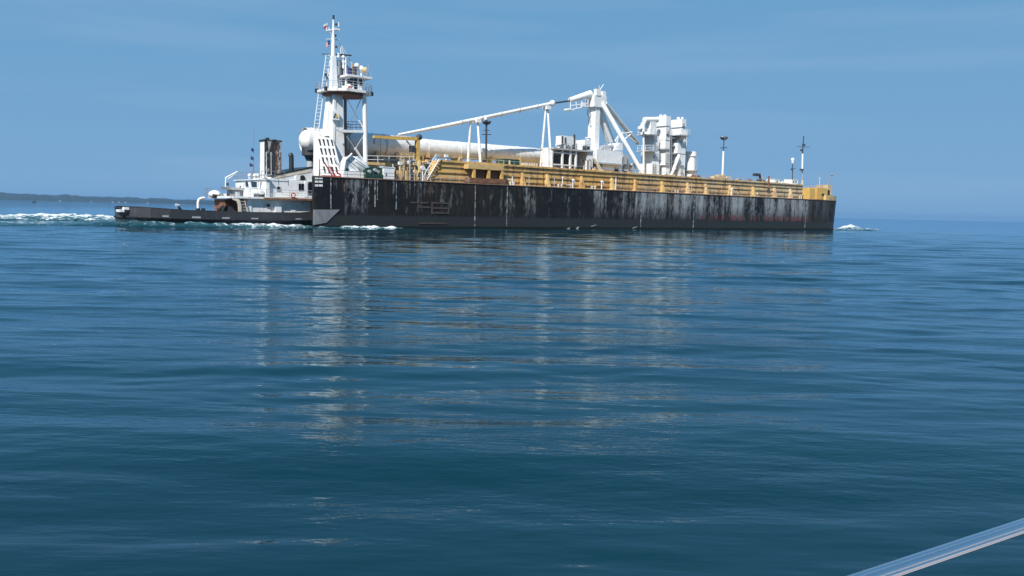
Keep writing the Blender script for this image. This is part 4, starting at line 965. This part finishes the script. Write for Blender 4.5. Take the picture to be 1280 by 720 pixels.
# slotted lower fin
FY = 6.6
outl = [(391.5, 222), (392, 170), (397.5, 166), (400, 170), (416, 173.5), (422, 196), (429, 222)]
def fy(px): return float(np.interp(px, [391, 430], [9.2, 6.0]))
def fin(pts, e, d):
    "plate turned partly aft: front face follows fy, thickness runs forward and to port"
    f = [A(a_, b_, fy(a_)) for a_, b_ in pts]; n_ = len(f)
    vs = [(x-e*.5, y-e*.86, z) for x, y, z in f] + [(x+d*.5, y+d*.86, z) for x, y, z in f]
    return MB().add(vs, [list(range(n_)), list(range(2*n_-1, n_-1, -1))] + [(k, k+n_, (k+1) % n_+n_, (k+1) % n_) for k in range(n_)])
tw.part('base_fin', fin(outl, 0, 2.0), 'white_clean')
for r_ in range(4):
    for c_ in range(4):
        x0 = 397.6 + c_*5.1 + r_*2.1; y0 = 173.5 + r_*11.4 + c_*.25
        if r_ == 3: x0 -= .6
        tw.part('slot', fin([(x0, y0), (x0+2.6, y0+.3), (x0+4.1, y0+8.4), (x0+2.4, y0+8.2)], .05, .3), 'black')
for p, q in (((408, 200), (417, 221)), ((418, 196), (428, 218))): tw.part('fin_stay', MB().ptube(p, q, FY-.5, .12), 'white_clean')
tw.part('fin_post', MB().ptube((399.3, 199), (399.3, 221), FY-1, .06, n=6), 'charcoal')
# posts, beams and braces under the wheelhouse
PY_ = 7.7
tw.part('front_post', MB().tube(A(455.5, 118, PY_), (at(458, 207, PY_)[0], PY_, 4.1), .34, .42, 14), 'white_clean')
tw.part('rear_post', MB().tube(A(431.5, 119, 13), (at(432.5, 165, 13)[0], 13, 4.1), .25, n=10), 'grey')
tw.part('cross_beam', MB().pprism([(421, 162), (456, 162.6), (456, 166), (428, 165.4)], PY_-.2, PY_+.4), 'white_clean')
tw.part('cross_beam', MB().box(at(432, 164, 8)[0], at(456, 164, PY_)[0], 12.3, 12.8, at(440, 166, 9)[1], at(440, 164, 9)[1]), 'lightgrey')
tw.part('landing_plate', MB().box(at(430, 163, 8)[0], at(455, 163, PY_)[0], 8.1, 12.4, at(440, 164.3, 9)[1], at(440, 163.2, 9)[1]), 'grey')
tw.part('landing_railing', MB().railing([(at(430, 163, 8)[0], 12.3, at(440, 163, 9)[1]), (at(455, 163, PY_)[0], 12.3, at(440, 163, 9)[1])], 1.3, .7, .045, 3), 'charcoal')
tw.part('landing_railing', MB().railing([A(430, 162.4, PY_), A(455, 162.8, PY_)], 1.3, .7, .045, 3), 'charcoal')
for p, q, r_, mt in [((433, 122), (447, 148), .06, 'grey'), ((452, 122), (438, 152), .06, 'grey'), ((448.5, 151), (456, 164), .17, 'white_clean'), ((443.5, 185), (457, 206), .2, 'white_clean'), ((433, 170), (444, 186), .07, 'lightgrey'), ((454, 170), (443, 188), .07, 'lightgrey')]:
    tw.part('brace', MB().ptube(p, q, PY_+.1, r_), mt)
# triangle emblem on a white plate
EY = TW0-.62
em = tw.part('emblem_plate', MB().pbox(415.8, 424.2, 139.2, 149.8, EY, EY+.5), 'white_clean')
tw.part('emblem_triangle', MB().pprism([(420.4, 141.5), (423.5, 147.6), (419.0, 147.3)], EY-.04, EY+.05), 'yellow_bright', em)
tw.part('emblem_triangle', MB().pprism([(419.2, 141), (420.2, 142.5), (418.4, 147.2), (416.6, 147)], EY-.035, EY+.05), 'charcoal', em)
# platform
pc = (at(430.5, 117, CY)[0], CY); PR = 4.35
oc = [(pc[0]+PR*math.cos(math.radians(22.5+45*k)), pc[1]+PR*math.sin(math.radians(22.5+45*k))) for k in range(8)]
pl = tw.part('platform', MB().slab(oc, PZ-.1, PZ+.28), 'white_rusty')
tw.part('platform_underside', MB().slab([(pc[0]+(x-pc[0])*.8, pc[1]+(y-pc[1])*.8) for x, y in oc], PZ-.5, PZ-.09), 'rust', pl)
tw.part('platform_railing', MB().railing([(x, y, PZ+.28) for x, y in oc + oc[:1]], 1.15, 1.1, .035, 3), 'lightgrey', pl)
for k in (3, 4, 7, 0): tw.part('platform_lamp', MB().tube((oc[k][0], oc[k][1], PZ-.1), (oc[k][0], oc[k][1], PZ+.5), .26, n=10), 'black', pl)
# wheelhouse cabin
hx0, hx1 = at(437, 106, CY-2.2)[0]-.2, at(458, 106, CY-2.2)[0]
hy0, hy1 = CY-2.3, CY+2.6
hz0, hz1 = PZ+.26, at(440, 96.3, CY-2.2)[1]
ch = .9
cabp = [(hx0+ch, hy0), (hx1-ch, hy0), (hx1, hy0+ch), (hx1, hy1-ch), (hx1-ch, hy1), (hx0+ch, hy1), (hx0, hy1-ch), (hx0, hy0+ch)]
cab = tw.part('cabin', MB().slab(cabp, hz0, hz1), 'white_clean')
tw.part('cabin_roof', MB().slab([(hx0-.5, hy0-.5), (hx1+.7, hy0-.5), (hx1+.9, hy1+.4), (hx0-.5, hy1+.4)], hz1, hz1+.3), 'white_rusty', cab)
tw.part('cabin_door', MB().box(at(442.3, 106, hy0)[0], at(446.6, 106, hy0)[0], hy0-.05, hy0+.1, hz0+.15, hz1-.15), 'glass', cab)
for a_, b_ in ((437.8, 441.4), (448.5, 452.8)):
    tw.part('window', MB().box(at(a_, 104, hy0)[0], at(b_, 104, hy0)[0], hy0-.05, hy0+.1, hz0+.95, hz1-.2), 'glass', cab)
tw.part('window', MB().box(hx0-.05, hx0+.1, hy0+1.3, hy0+2.2, hz0+.95, hz1-.2), 'glass', cab)
tw.part('window', MB().hexa([(hx0+.1, hy0+ch-.16, hz0+1.1), (hx0+ch-.2, hy0+.12, hz0+1.1), (hx0+ch-.1, hy0+.22, hz0+1.1), (hx0+.2, hy0+ch-.06, hz0+1.1), (hx0+.1, hy0+ch-.16, hz1-.3), (hx0+ch-.2, hy0+.12, hz1-.3), (hx0+ch-.1, hy0+.22, hz1-.3), (hx0+.2, hy0+ch-.06, hz1-.3)]), 'glass', cab)
RZt = hz1+.28
tw.part('roof_railing', MB().railing([(hx0-.4, hy0-.4, RZt), (hx1+.6, hy0-.4, RZt)], 1.0, .9, .03, 2), 'lightgrey', cab)
for px, py0, py1, r_, mt in [(424, 76, 92, .3, 'grey'), (429, 78, 93, .22, 'white_clean'), (434, 84, 93, .3, 'navy'), (432, 73, 90, .2, 'white_clean'), (440, 80, 93, .13, 'yellow_bright'), (443, 85, 93, .42, 'charcoal'), (437, 86, 93, .35, 'navy'), (446, 82, 93, .2, 'white_clean'), (427, 86, 93, .3, 'charcoal'), (421.5, 84, 93, .25, 'white_clean')]:
    x, z = at(px, py0, CY); tw.part('roof_equipment', MB().tube((x, CY, RZt), (x, CY, z), r_, n=12).tube((x, CY, z), (x, CY, z+.12), r_*1.25, r_*.6, 12), mt)
for px, py, r_ in ((446, 82, .42), (451.5, 86, .5), (429, 71.5, .3)): 
    x, z = at(px, py, CY); tw.part('radome', MB().ball((x, CY, z), r_).tube((x, CY, RZt), (x, CY, z), .12), 'white_clean')
x, z = at(454, 88, CY); tw.part('searchlight', MB().tube((x-.3, CY-.2, z), (x+.3, CY-.5, z), .42, .5, 14).tube((x, CY-.2, RZt), (x, CY-.2, z), .09), 'yellow')
tw.part('whip_aerial', MB().tube((at(460, 94, CY)[0], CY, RZt-.3), A(460.3, 80, CY), .04, n=5), 'lightgrey')
# signal mast
MY = CY
mx = at(416.5, 80, MY)[0]
tw.part('mast_trunk', MB().hexa([(*p, PZ+.2) for p in ((mx-.5, MY-.6), (mx+.5, MY-.6), (mx+.5, MY+.6), (mx-.5, MY+.6))] + [(*p, at(416, 70, MY)[1]) for p in ((mx-.32, MY-.34), (mx+.32, MY-.34), (mx+.32, MY+.34), (mx-.32, MY+.34))]), 'white_clean')
tw.part('mast_pole', MB().tube(A(416.5, 72, MY), A(416.7, 44, MY), .36, .28, 14).tube(A(416.7, 44, MY), A(416.8, 24, MY), .2, .14, 12), 'white_clean')
tw.part('mast_light', MB().tube(A(416.9, 24.5, MY), A(416.9, 19, MY), .16, n=10), 'black')
for p, q, r_ in [((408, 38.5), (424, 36.5), .12), ((408, 49), (424, 49.8), .08), ((408, 38), (408.5, 34), .07), ((411.5, 38), (411.5, 34), .07), ((423.5, 37), (423.5, 28), .08), ((411, 38), (416, 46), .07)]:
    tw.part('yardarm', MB().ptube(p, q, MY, r_, n=8), 'white_clean')
tw.part('yard_scanner', MB().pbox(419, 425, 35.3, 37.6, MY-.3, MY+.3), 'white_clean')
for px, py in ((420, 30.5), (419, 44.5), (420, 58.5)): tw.part('navigation_light', MB().tube(A(px, py+1.2, MY-.2), A(px, py-1.2, MY-.2), .2, n=10).tube(A(px-2.5, py, MY), A(px, py, MY-.2), .05), 'charcoal')
tw.part('radar_scanner', MB().ptube((420.5, 68), (439, 69.3), MY, .13).ptube((402.5, 67.5), (412, 67.8), MY, .06), 'charcoal')
tw.part('radar_pedestal', MB().tube(A(423, 72, MY), A(423, 66.5, MY), .22, n=12).ptube((418, 72), (424, 70.5), MY, .15), 'white_clean')
for p, q in (((425.5, 54.5), (440, 80)), ((425.5, 54.5), (426.5, 72)), ((426.5, 72), (427, 92)), ((425.5, 54.5), (437, 92)), ((423, 74), (437, 86)), ((420, 78), (421, 92)), ((431, 73), (431, 92))): tw.part('stay', MB().ptube(p, q, MY+.3, .07, n=6), 'white_clean')
tw.part('mast_ladder', MB().ladder(A(404, 117, 11.5), A(410.5, 69, 11.5), (1, 0, 0), .75, .07, .55), 'white_clean')
tw.part('mast_brace', MB().ptube((410, 69), (416, 70), 11.2, .08).ptube((406.5, 98), (412, 96), 11.2, .08).ptube((408.5, 86), (413, 96), 11.2, .06), 'white_clean')
for px, py in ((408, 93), (409, 97)): tw.part('ladder_box', MB().pbox(px-.8, px+.8, py-1.5, py+1.5, 11, 11.4), 'charcoal')
tw.part('tower_ladder', MB().ladder(A(401, 118, 11.8), A(394.5, 168, 11.8), (1, 0, 0), .8, .07, .55), 'white_clean')
tw.part('ladder_guard', MB().railing([A(394, 164, 11.8), A(399, 164, 11.8)], 1.5, .5, .035, 3), 'grey')
lb = Thing('lifebuoy', A(437.5, 110.2, hy0-.35), 'red and white lifebuoy beside the raised wheelhouse door', 'lifebuoy', 'lifebuoys')
c = A(437.5, 110.2, hy0-.35); lb.part('ring', MB().torus(c, .3, .09, 'y', 20, 8), 'red'); lb.part('backing_plate', MB().lathe([(0, .01), (.02, .2), (.38, .2)], c, (0, 1, 0), 14), 'white_clean')
# flags
f = Thing('flag', A(412.5, 56, MY), 'small striped flag with dark blue canton flying below the mast yard', 'flag', 'flags on the signal mast')
p0 = Vector(A(412.2, 51, MY)); p1 = Vector(A(407.8, 51.5, MY)); hgt = .82; ln = (p1-p0)
for k in range(7):
    mb = MB(); seg = 6
    for i in range(seg):
        a, b = p0+ln*(i/seg), p0+ln*((i+1)/seg); wa, wb = .05*math.sin(i*1.3), .05*math.sin((i+1)*1.3); da, db = -.18*(i/seg)**1.3, -.18*((i+1)/seg)**1.3
        z0, z1 = -hgt*(k+1)/7, -hgt*k/7
        mb.hexa([(a.x, a.y+wa, a.z+z0+da), (b.x, b.y+wb, b.z+z0+db), (b.x, b.y+wb+.012, b.z+z0+db), (a.x, a.y+wa+.012, a.z+z0+da), (a.x, a.y+wa, a.z+z1+da), (b.x, b.y+wb, b.z+z1+db), (b.x, b.y+wb+.012, b.z+z1+db), (a.x, a.y+wa+.012, a.z+z1+da)])
    f.part('stripe', mb, 'red' if k % 2 == 0 else 'white_clean')
mb = MB().box(p0.x+ln.x*.55, p0.x, p0.y-.02, p0.y+.03, p0.z-hgt*.56-.1, p0.z-.01); f.part('canton', mb, 'navy')
f.part('halyard', MB().tube(A(412.2, 49.3, MY), A(412.2, 58, MY), .02, n=4), 'lightgrey')
f = Thing('flag', A(409.5, 33, MY), 'small white and red flag flying above the mast yard', 'flag', 'flags on the signal mast')
p0 = A(409.4, 28.5, MY); p1 = A(404.3, 31.5, MY)
f.part('upper_field', MB().hexa([(p1[0], MY, p1[2]-.25), (p0[0], MY, p0[2]-.35), (p0[0], MY+.02, p0[2]-.35), (p1[0], MY+.02, p1[2]-.25), (p1[0], MY, p1[2]+.1), (p0[0], MY, p0[2]), (p0[0], MY+.02, p0[2]), (p1[0], MY+.02, p1[2]+.1)]), 'white_clean')
f.part('lower_field', MB().hexa([(p1[0]+.1, MY, p1[2]-.62), (p0[0], MY, p0[2]-.7), (p0[0], MY+.02, p0[2]-.7), (p1[0]+.1, MY+.02, p1[2]-.62), (p1[0], MY, p1[2]-.25), (p0[0], MY, p0[2]-.35), (p0[0], MY+.02, p0[2]-.35), (p1[0], MY+.02, p1[2]-.25)]), 'red')
f.part('halyard', MB().tube(A(409.6, 24, MY), A(409.2, 38, MY), .02, n=4), 'lightgrey')

# ------------------------------------------------------------------ far boats and houses on the shore
def away(px, dist):
    d = ray(px, hz(px)); k = dist/math.hypot(d.x, d.y)
    X, Y = d.x*k-OX, d.y*k-OY; return X*sP+Y*cP, -X*cP+Y*sP
x, y = away(221.5, 1500); t = Thing('motor_yacht', (x, y, 0), 'tiny white motor yacht far off beyond the tug stern', 'boat')
t.part('hull', MB().prism([(x-3.6, -.2), (x+3.2, -.2), (x+4.4, 1.5), (x-3.8, 1.2)], y-1.3, y+1.3), 'white_clean')
t.part('cabin', MB().prism([(x-2.6, 1.2), (x+1.8, 1.35), (x+.8, 2.8), (x-2.4, 2.8)], y-1, y+1), 'white_clean')
t.part('cabin_window', MB().prism([(x-2, 1.8), (x+1.0, 1.8), (x+.7, 2.3), (x-2, 2.3)], y-1.03, y-.9), 'glass')
x, y = away(42.5, 1250); t = Thing('fishing_boat', (x, y, 0), 'tiny dark boat far off below the wooded shore', 'boat')
t.part('hull', MB().prism([(x-2.2, -.2), (x+2.0, -.2), (x+2.7, 1.0), (x-2.4, .8)], y-.9, y+.9), 'charcoal')
t.part('wheelhouse', MB().prism([(x-.6, .8), (x+.9, .8), (x+.7, 2.3), (x-.5, 2.3)], y-.6, y+.6), 'charcoal')
for px, w, h in ((75, 14, 9), (114, 8, 7), (141, 16, 8), (149, 12, 8), (157, 18, 7), (185, 12, 7)):   # a pixel or two each
    x, y = away(px, 5150); t = Thing('shore_house', (x, y, 0), 'tiny pale house on the far wooded shore', 'house', 'pale houses on the far shore')
    w *= .6; h *= .6; t.part('wall', MB().box(x-w/2, x+w/2, y-5, y+5, -1, h), 'lightgrey'); t.part('roof', MB().prism([(x-w/2-.6, h), (x+w/2+.6, h), (x+w*.3, h+2), (x-w*.3, h+2)], y-5.5, y+5.5), 'grey')

# ------------------------------------------------------------------ wake: raised, frothing water alongside and astern
from mathutils import noise as mnoise
def wake(name, pts, label, res=.3, seed=0):
    "pts: (ship x, ship y, half width, height, froth); cross-section is a rounded ridge sinking below the sheet at its edges"
    P = [np.array(p, float) for p in pts]; st = [P[0]]
    for a, b in zip(P[:-1], P[1:]):
        n_ = max(1, int(np.hypot(*(b-a)[:2])/res))
        for i in range(1, n_+1): st.append(a+(b-a)*i/n_)
    st = np.array(st); tan = np.gradient(st[:, :2], axis=0); tan /= np.linalg.norm(tan, axis=1)[:, None]+1e-9
    nor = np.stack([-tan[:, 1], tan[:, 0]], 1); nc = 23
    vs, fr = [], []
    for i, (x, y, hw, h, fo) in enumerate(st):
        e = min(1, i/6, (len(st)-1-i)/6)
        for c in range(nc):
            s_ = -1+2*c/(nc-1); q = (1-s_*s_)
            px_, py_ = x+nor[i, 0]*s_*hw, y+nor[i, 1]*s_*hw
            nz = mnoise.fractal(Vector((px_*.55+seed, py_*.55, seed)), 1.0, 2.0, 5)
            nf = mnoise.fractal(Vector((px_*1.6+seed, py_*1.6, seed+9)), 1.0, 2.0, 4)
            z = -.18 + (h+.18)*q*e*(.85+.30*nz) + .10*nf*min(1, fo)*q*e
            vs.append(tuple(ship_to_world(px_, py_, z))); fr.append(max(0, fo*(q**.7)*e*(.85+.7*nz)))
    fs = [(i*nc+c, (i+1)*nc+c, (i+1)*nc+c+1, i*nc+c+1) for i in range(len(st)-1) for c in range(nc-1)]
    me = bpy.data.meshes.new(name); me.from_pydata(vs, [], fs); me.update()
    at2 = me.attributes.new('froth', 'FLOAT', 'POINT'); at2.data.foreach_set('value', fr)
    me.polygons.foreach_set('use_smooth', [True]*len(fs)); me.materials.append(MAT['wake'])
    if me.polygons[0].normal.z < 0: me.flip_normals()
    o = bpy.data.objects.new(name, me); col.objects.link(o); tag(o, label, kind='stuff'); return o
def W(px, py, hw, h, fo): x, y = on_water(px, py); return (x, y, hw, h, fo)
wake('wake_foam', [W(-80, 274.5, 4.5, .9, .55), W(0, 274.5, 4.5, .9, .66), W(60, 275.5, 4.5, 1.15, .8), W(110, 276.5, 4.2, 1.2, .75), W(150, 277.5, 3.2, .9, .6), W(185, 278.5, 2.0, .5, .3)], 'white frothing propeller wash trailing astern of the tug', seed=1)
wake('wake_foam', [W(-80, 281.5, 3.4, .4, .22), W(30, 281.5, 3.2, .45, .42), W(90, 282, 3.4, .5, .25), W(150, 282.5, 3.2, .85, .25), W(185, 283, 2.2, .85, .25), W(225, 284, 1.2, .5, .1)], 'low teal ridge of churned water in front of the propeller wash', seed=2)
wake('wake_foam', [(-25, 3.6, 1.6, .75, .36), (-21, 2.9, 1.7, .8, .34), (-15, 3.0, 1.6, .66, .36), (-11, 3.2, 1.6, .62, .5), (-8, 3.3, 1.6, .66, .85), (-3, 3.3, 1.5, .58, .9), (0, 3.0, 1.2, .45, .6), (2.5, 1.5, .9, .35, .35)], 'white bow foam running along the tug side', seed=3)
wake('wake_foam', [(-2, .2, .8, .3, .35), (2, -1.2, .8, .38, .42), (6, -1.5, .75, .46, .72), (9, -1.5, .7, .46, .9), (13, -1.3, .65, .40, .9), (15.5, -1.0, .4, .18, .5)], 'thin white crest of foam along the barge stern quarter', seed=4)
wake('wake_foam', [(138, -1.2, .9, .25, .3), (143, -1.0, 1.5, .6, .5), (147, -.4, 2.2, 1.0, .72), (151, 1.2, 3.0, 1.3, .8), (156, 3, 3.4, 1.3, .75), (162, 6, 2.6, .7, .5)], 'white bow wave breaking ahead of the barge', seed=5)
wake('wake_foam', [(147, -2.8, 1.2, .35, .35), (152, -3.4, 1.8, .6, .6), (158, -2.6, 1.6, .5, .5), (163, -1, .8, .2, .3)], 'small outer curl of the barge bow wave', seed=6)

# ------------------------------------------------------------------ the rail of the boat the picture is taken from
def cam_point(px, py, depth):
    d = ray(px, py); return Vector((0, 0, CAM_H)) + d*depth
rl = bpy.data.objects.new('boat_rail', None); col.objects.link(rl)
q0 = cam_point(1176, 692.5, 1.42)
zr_ = q0.z
def on_level(px, py): d = ray(px, py); return Vector((0, 0, CAM_H)) + d*((zr_-CAM_H)/d.z)
g0, g1 = on_level(1093, 720), on_level(1280, 657.2)
dr = (g1-g0).normalized()
rl.location = (g0.x, g0.y, zr_-.72)
tag(rl, 'polished metal handrail of the boat the view is taken from', 'handrail')
def rpart(name, mb, mat, parent=None):
    me = mb.mesh(name, rl.location); me.materials.append(MAT[mat]); o = bpy.data.objects.new(name, me); col.objects.link(o); o.parent = parent or rl; return o
a, b = g0 - dr*4.5, g1 + dr*5.5
rad_ = .0135
prof = []
upv = Vector((0, 0, 1)); sdv = dr.cross(upv).normalized(); sdv = sdv if sdv.y < 0 else -sdv      # sdv points back towards the viewer
for k in range(180):
    an = math.radians(k*2); deg = k*2        # 0 = towards the viewer, 90 = up
    r = rad_*(1 - .20*math.exp(-((deg-62)/9.0)**2) - .12*math.exp(-((deg-14)/7.0)**2) - .05*math.exp(-((deg-340)/6.0)**2))  # grooves shaped to split the tube's reflection into light and dark stripes
    prof.append(sdv*math.cos(an)*r + upv*math.sin(an)*r)
mb = MB(); npf = len(prof)
mb.add([a+p for p in prof]+[b+p for p in prof], [(k, (k+1) % npf, (k+1) % npf+npf, k+npf) for k in range(npf)], True)
mb.add([a+p for p in prof], [list(range(npf))]); mb.add([b+p for p in prof], [list(range(npf))])
rpart('rail_tube', mb, 'stainless')
rail_len = (b-a).length
clear = [(g0-a).length-.5, (g1-a).length+.55]           # posts stand clear of the stretch in view
for s_ in [.15, 1.6, clear[0]-.6, clear[1]+.6, clear[1]+2.4, rail_len-.15]:
    p = a + dr*s_
    st_ = rpart('stanchion', MB().tube(p, p-Vector((0, 0, .72)), .011, n=16), 'stainless')
    rpart('base_flange', MB().tube(p-Vector((0, 0, .72)), p-Vector((0, 0, .70)), .035, n=16), 'stainless', st_)
side = Vector((-dr.y, dr.x, 0)); side = side if side.y < 0 else -side
# ------------------------------------------------------------------ hull of that boat, under the rail
vb = bpy.data.objects.new('viewing_boat', None); col.objects.link(vb); vb.location = (0, -1.5, 0)
tag(vb, 'white deck edge of the boat under the polished handrail', 'boat')
dk = zr_-.72
ga, gb = a - dr*1.2, b + dr*1.2
outer = [ga, gb]; inn = [gb+side*3.2, ga+side*3.2]
poly = [(p.x, p.y) for p in outer+inn]
if sum(x0*y1-x1*y0 for (x0, y0), (x1, y1) in zip(poly, poly[1:]+poly[:1])) < 0: poly.reverse()
def vpart(name, mb, mat):
    me = mb.mesh(name, vb.location); me.materials.append(MAT[mat]); o = bpy.data.objects.new(name, me); col.objects.link(o); o.parent = vb
vpart('deck', MB().slab(poly, dk-.08, dk), 'lightgrey')
cx, cy = sum(p[0] for p in poly)/4, sum(p[1] for p in poly)/4
n_ = len(poly); inner = [(cx+(x-cx)*.93, cy+(y-cy)*.93) for x, y in poly]
vpart('hull', MB().add([(x, y, -.4) for x, y in inner]+[(x, y, dk-.07) for x, y in [(cx+(x-cx)*.99, cy+(y-cy)*.99) for x, y in poly]], [(i, (i+1) % 4, (i+1) % 4+4, i+4) for i in range(4)]+[(3, 2, 1, 0)]), 'white_clean')

# ------------------------------------------------------------------ summer haze over the lake
hb = MB().box(-14500, 14500, -14500, 14500, -3.5, 72)
me = bpy.data.meshes.new('haze'); me.from_pydata(hb.v, [], hb.f); me.update()
m = bpy.data.materials.new('haze_air'); m.use_nodes = True; nt = m.node_tree; nt.nodes.clear()
pv = nt.nodes.new('ShaderNodeVolumePrincipled'); pv.inputs['Color'].default_value = (.34, .64, 1.0, 1); pv.inputs['Density'].default_value = .000068; pv.inputs['Anisotropy'].default_value = .2
mo = nt.nodes.new('ShaderNodeOutputMaterial'); nt.links.new(pv.outputs[0], mo.inputs['Volume']); me.materials.append(m)
o = bpy.data.objects.new('haze', me); col.objects.link(o); tag(o, kind='stuff')
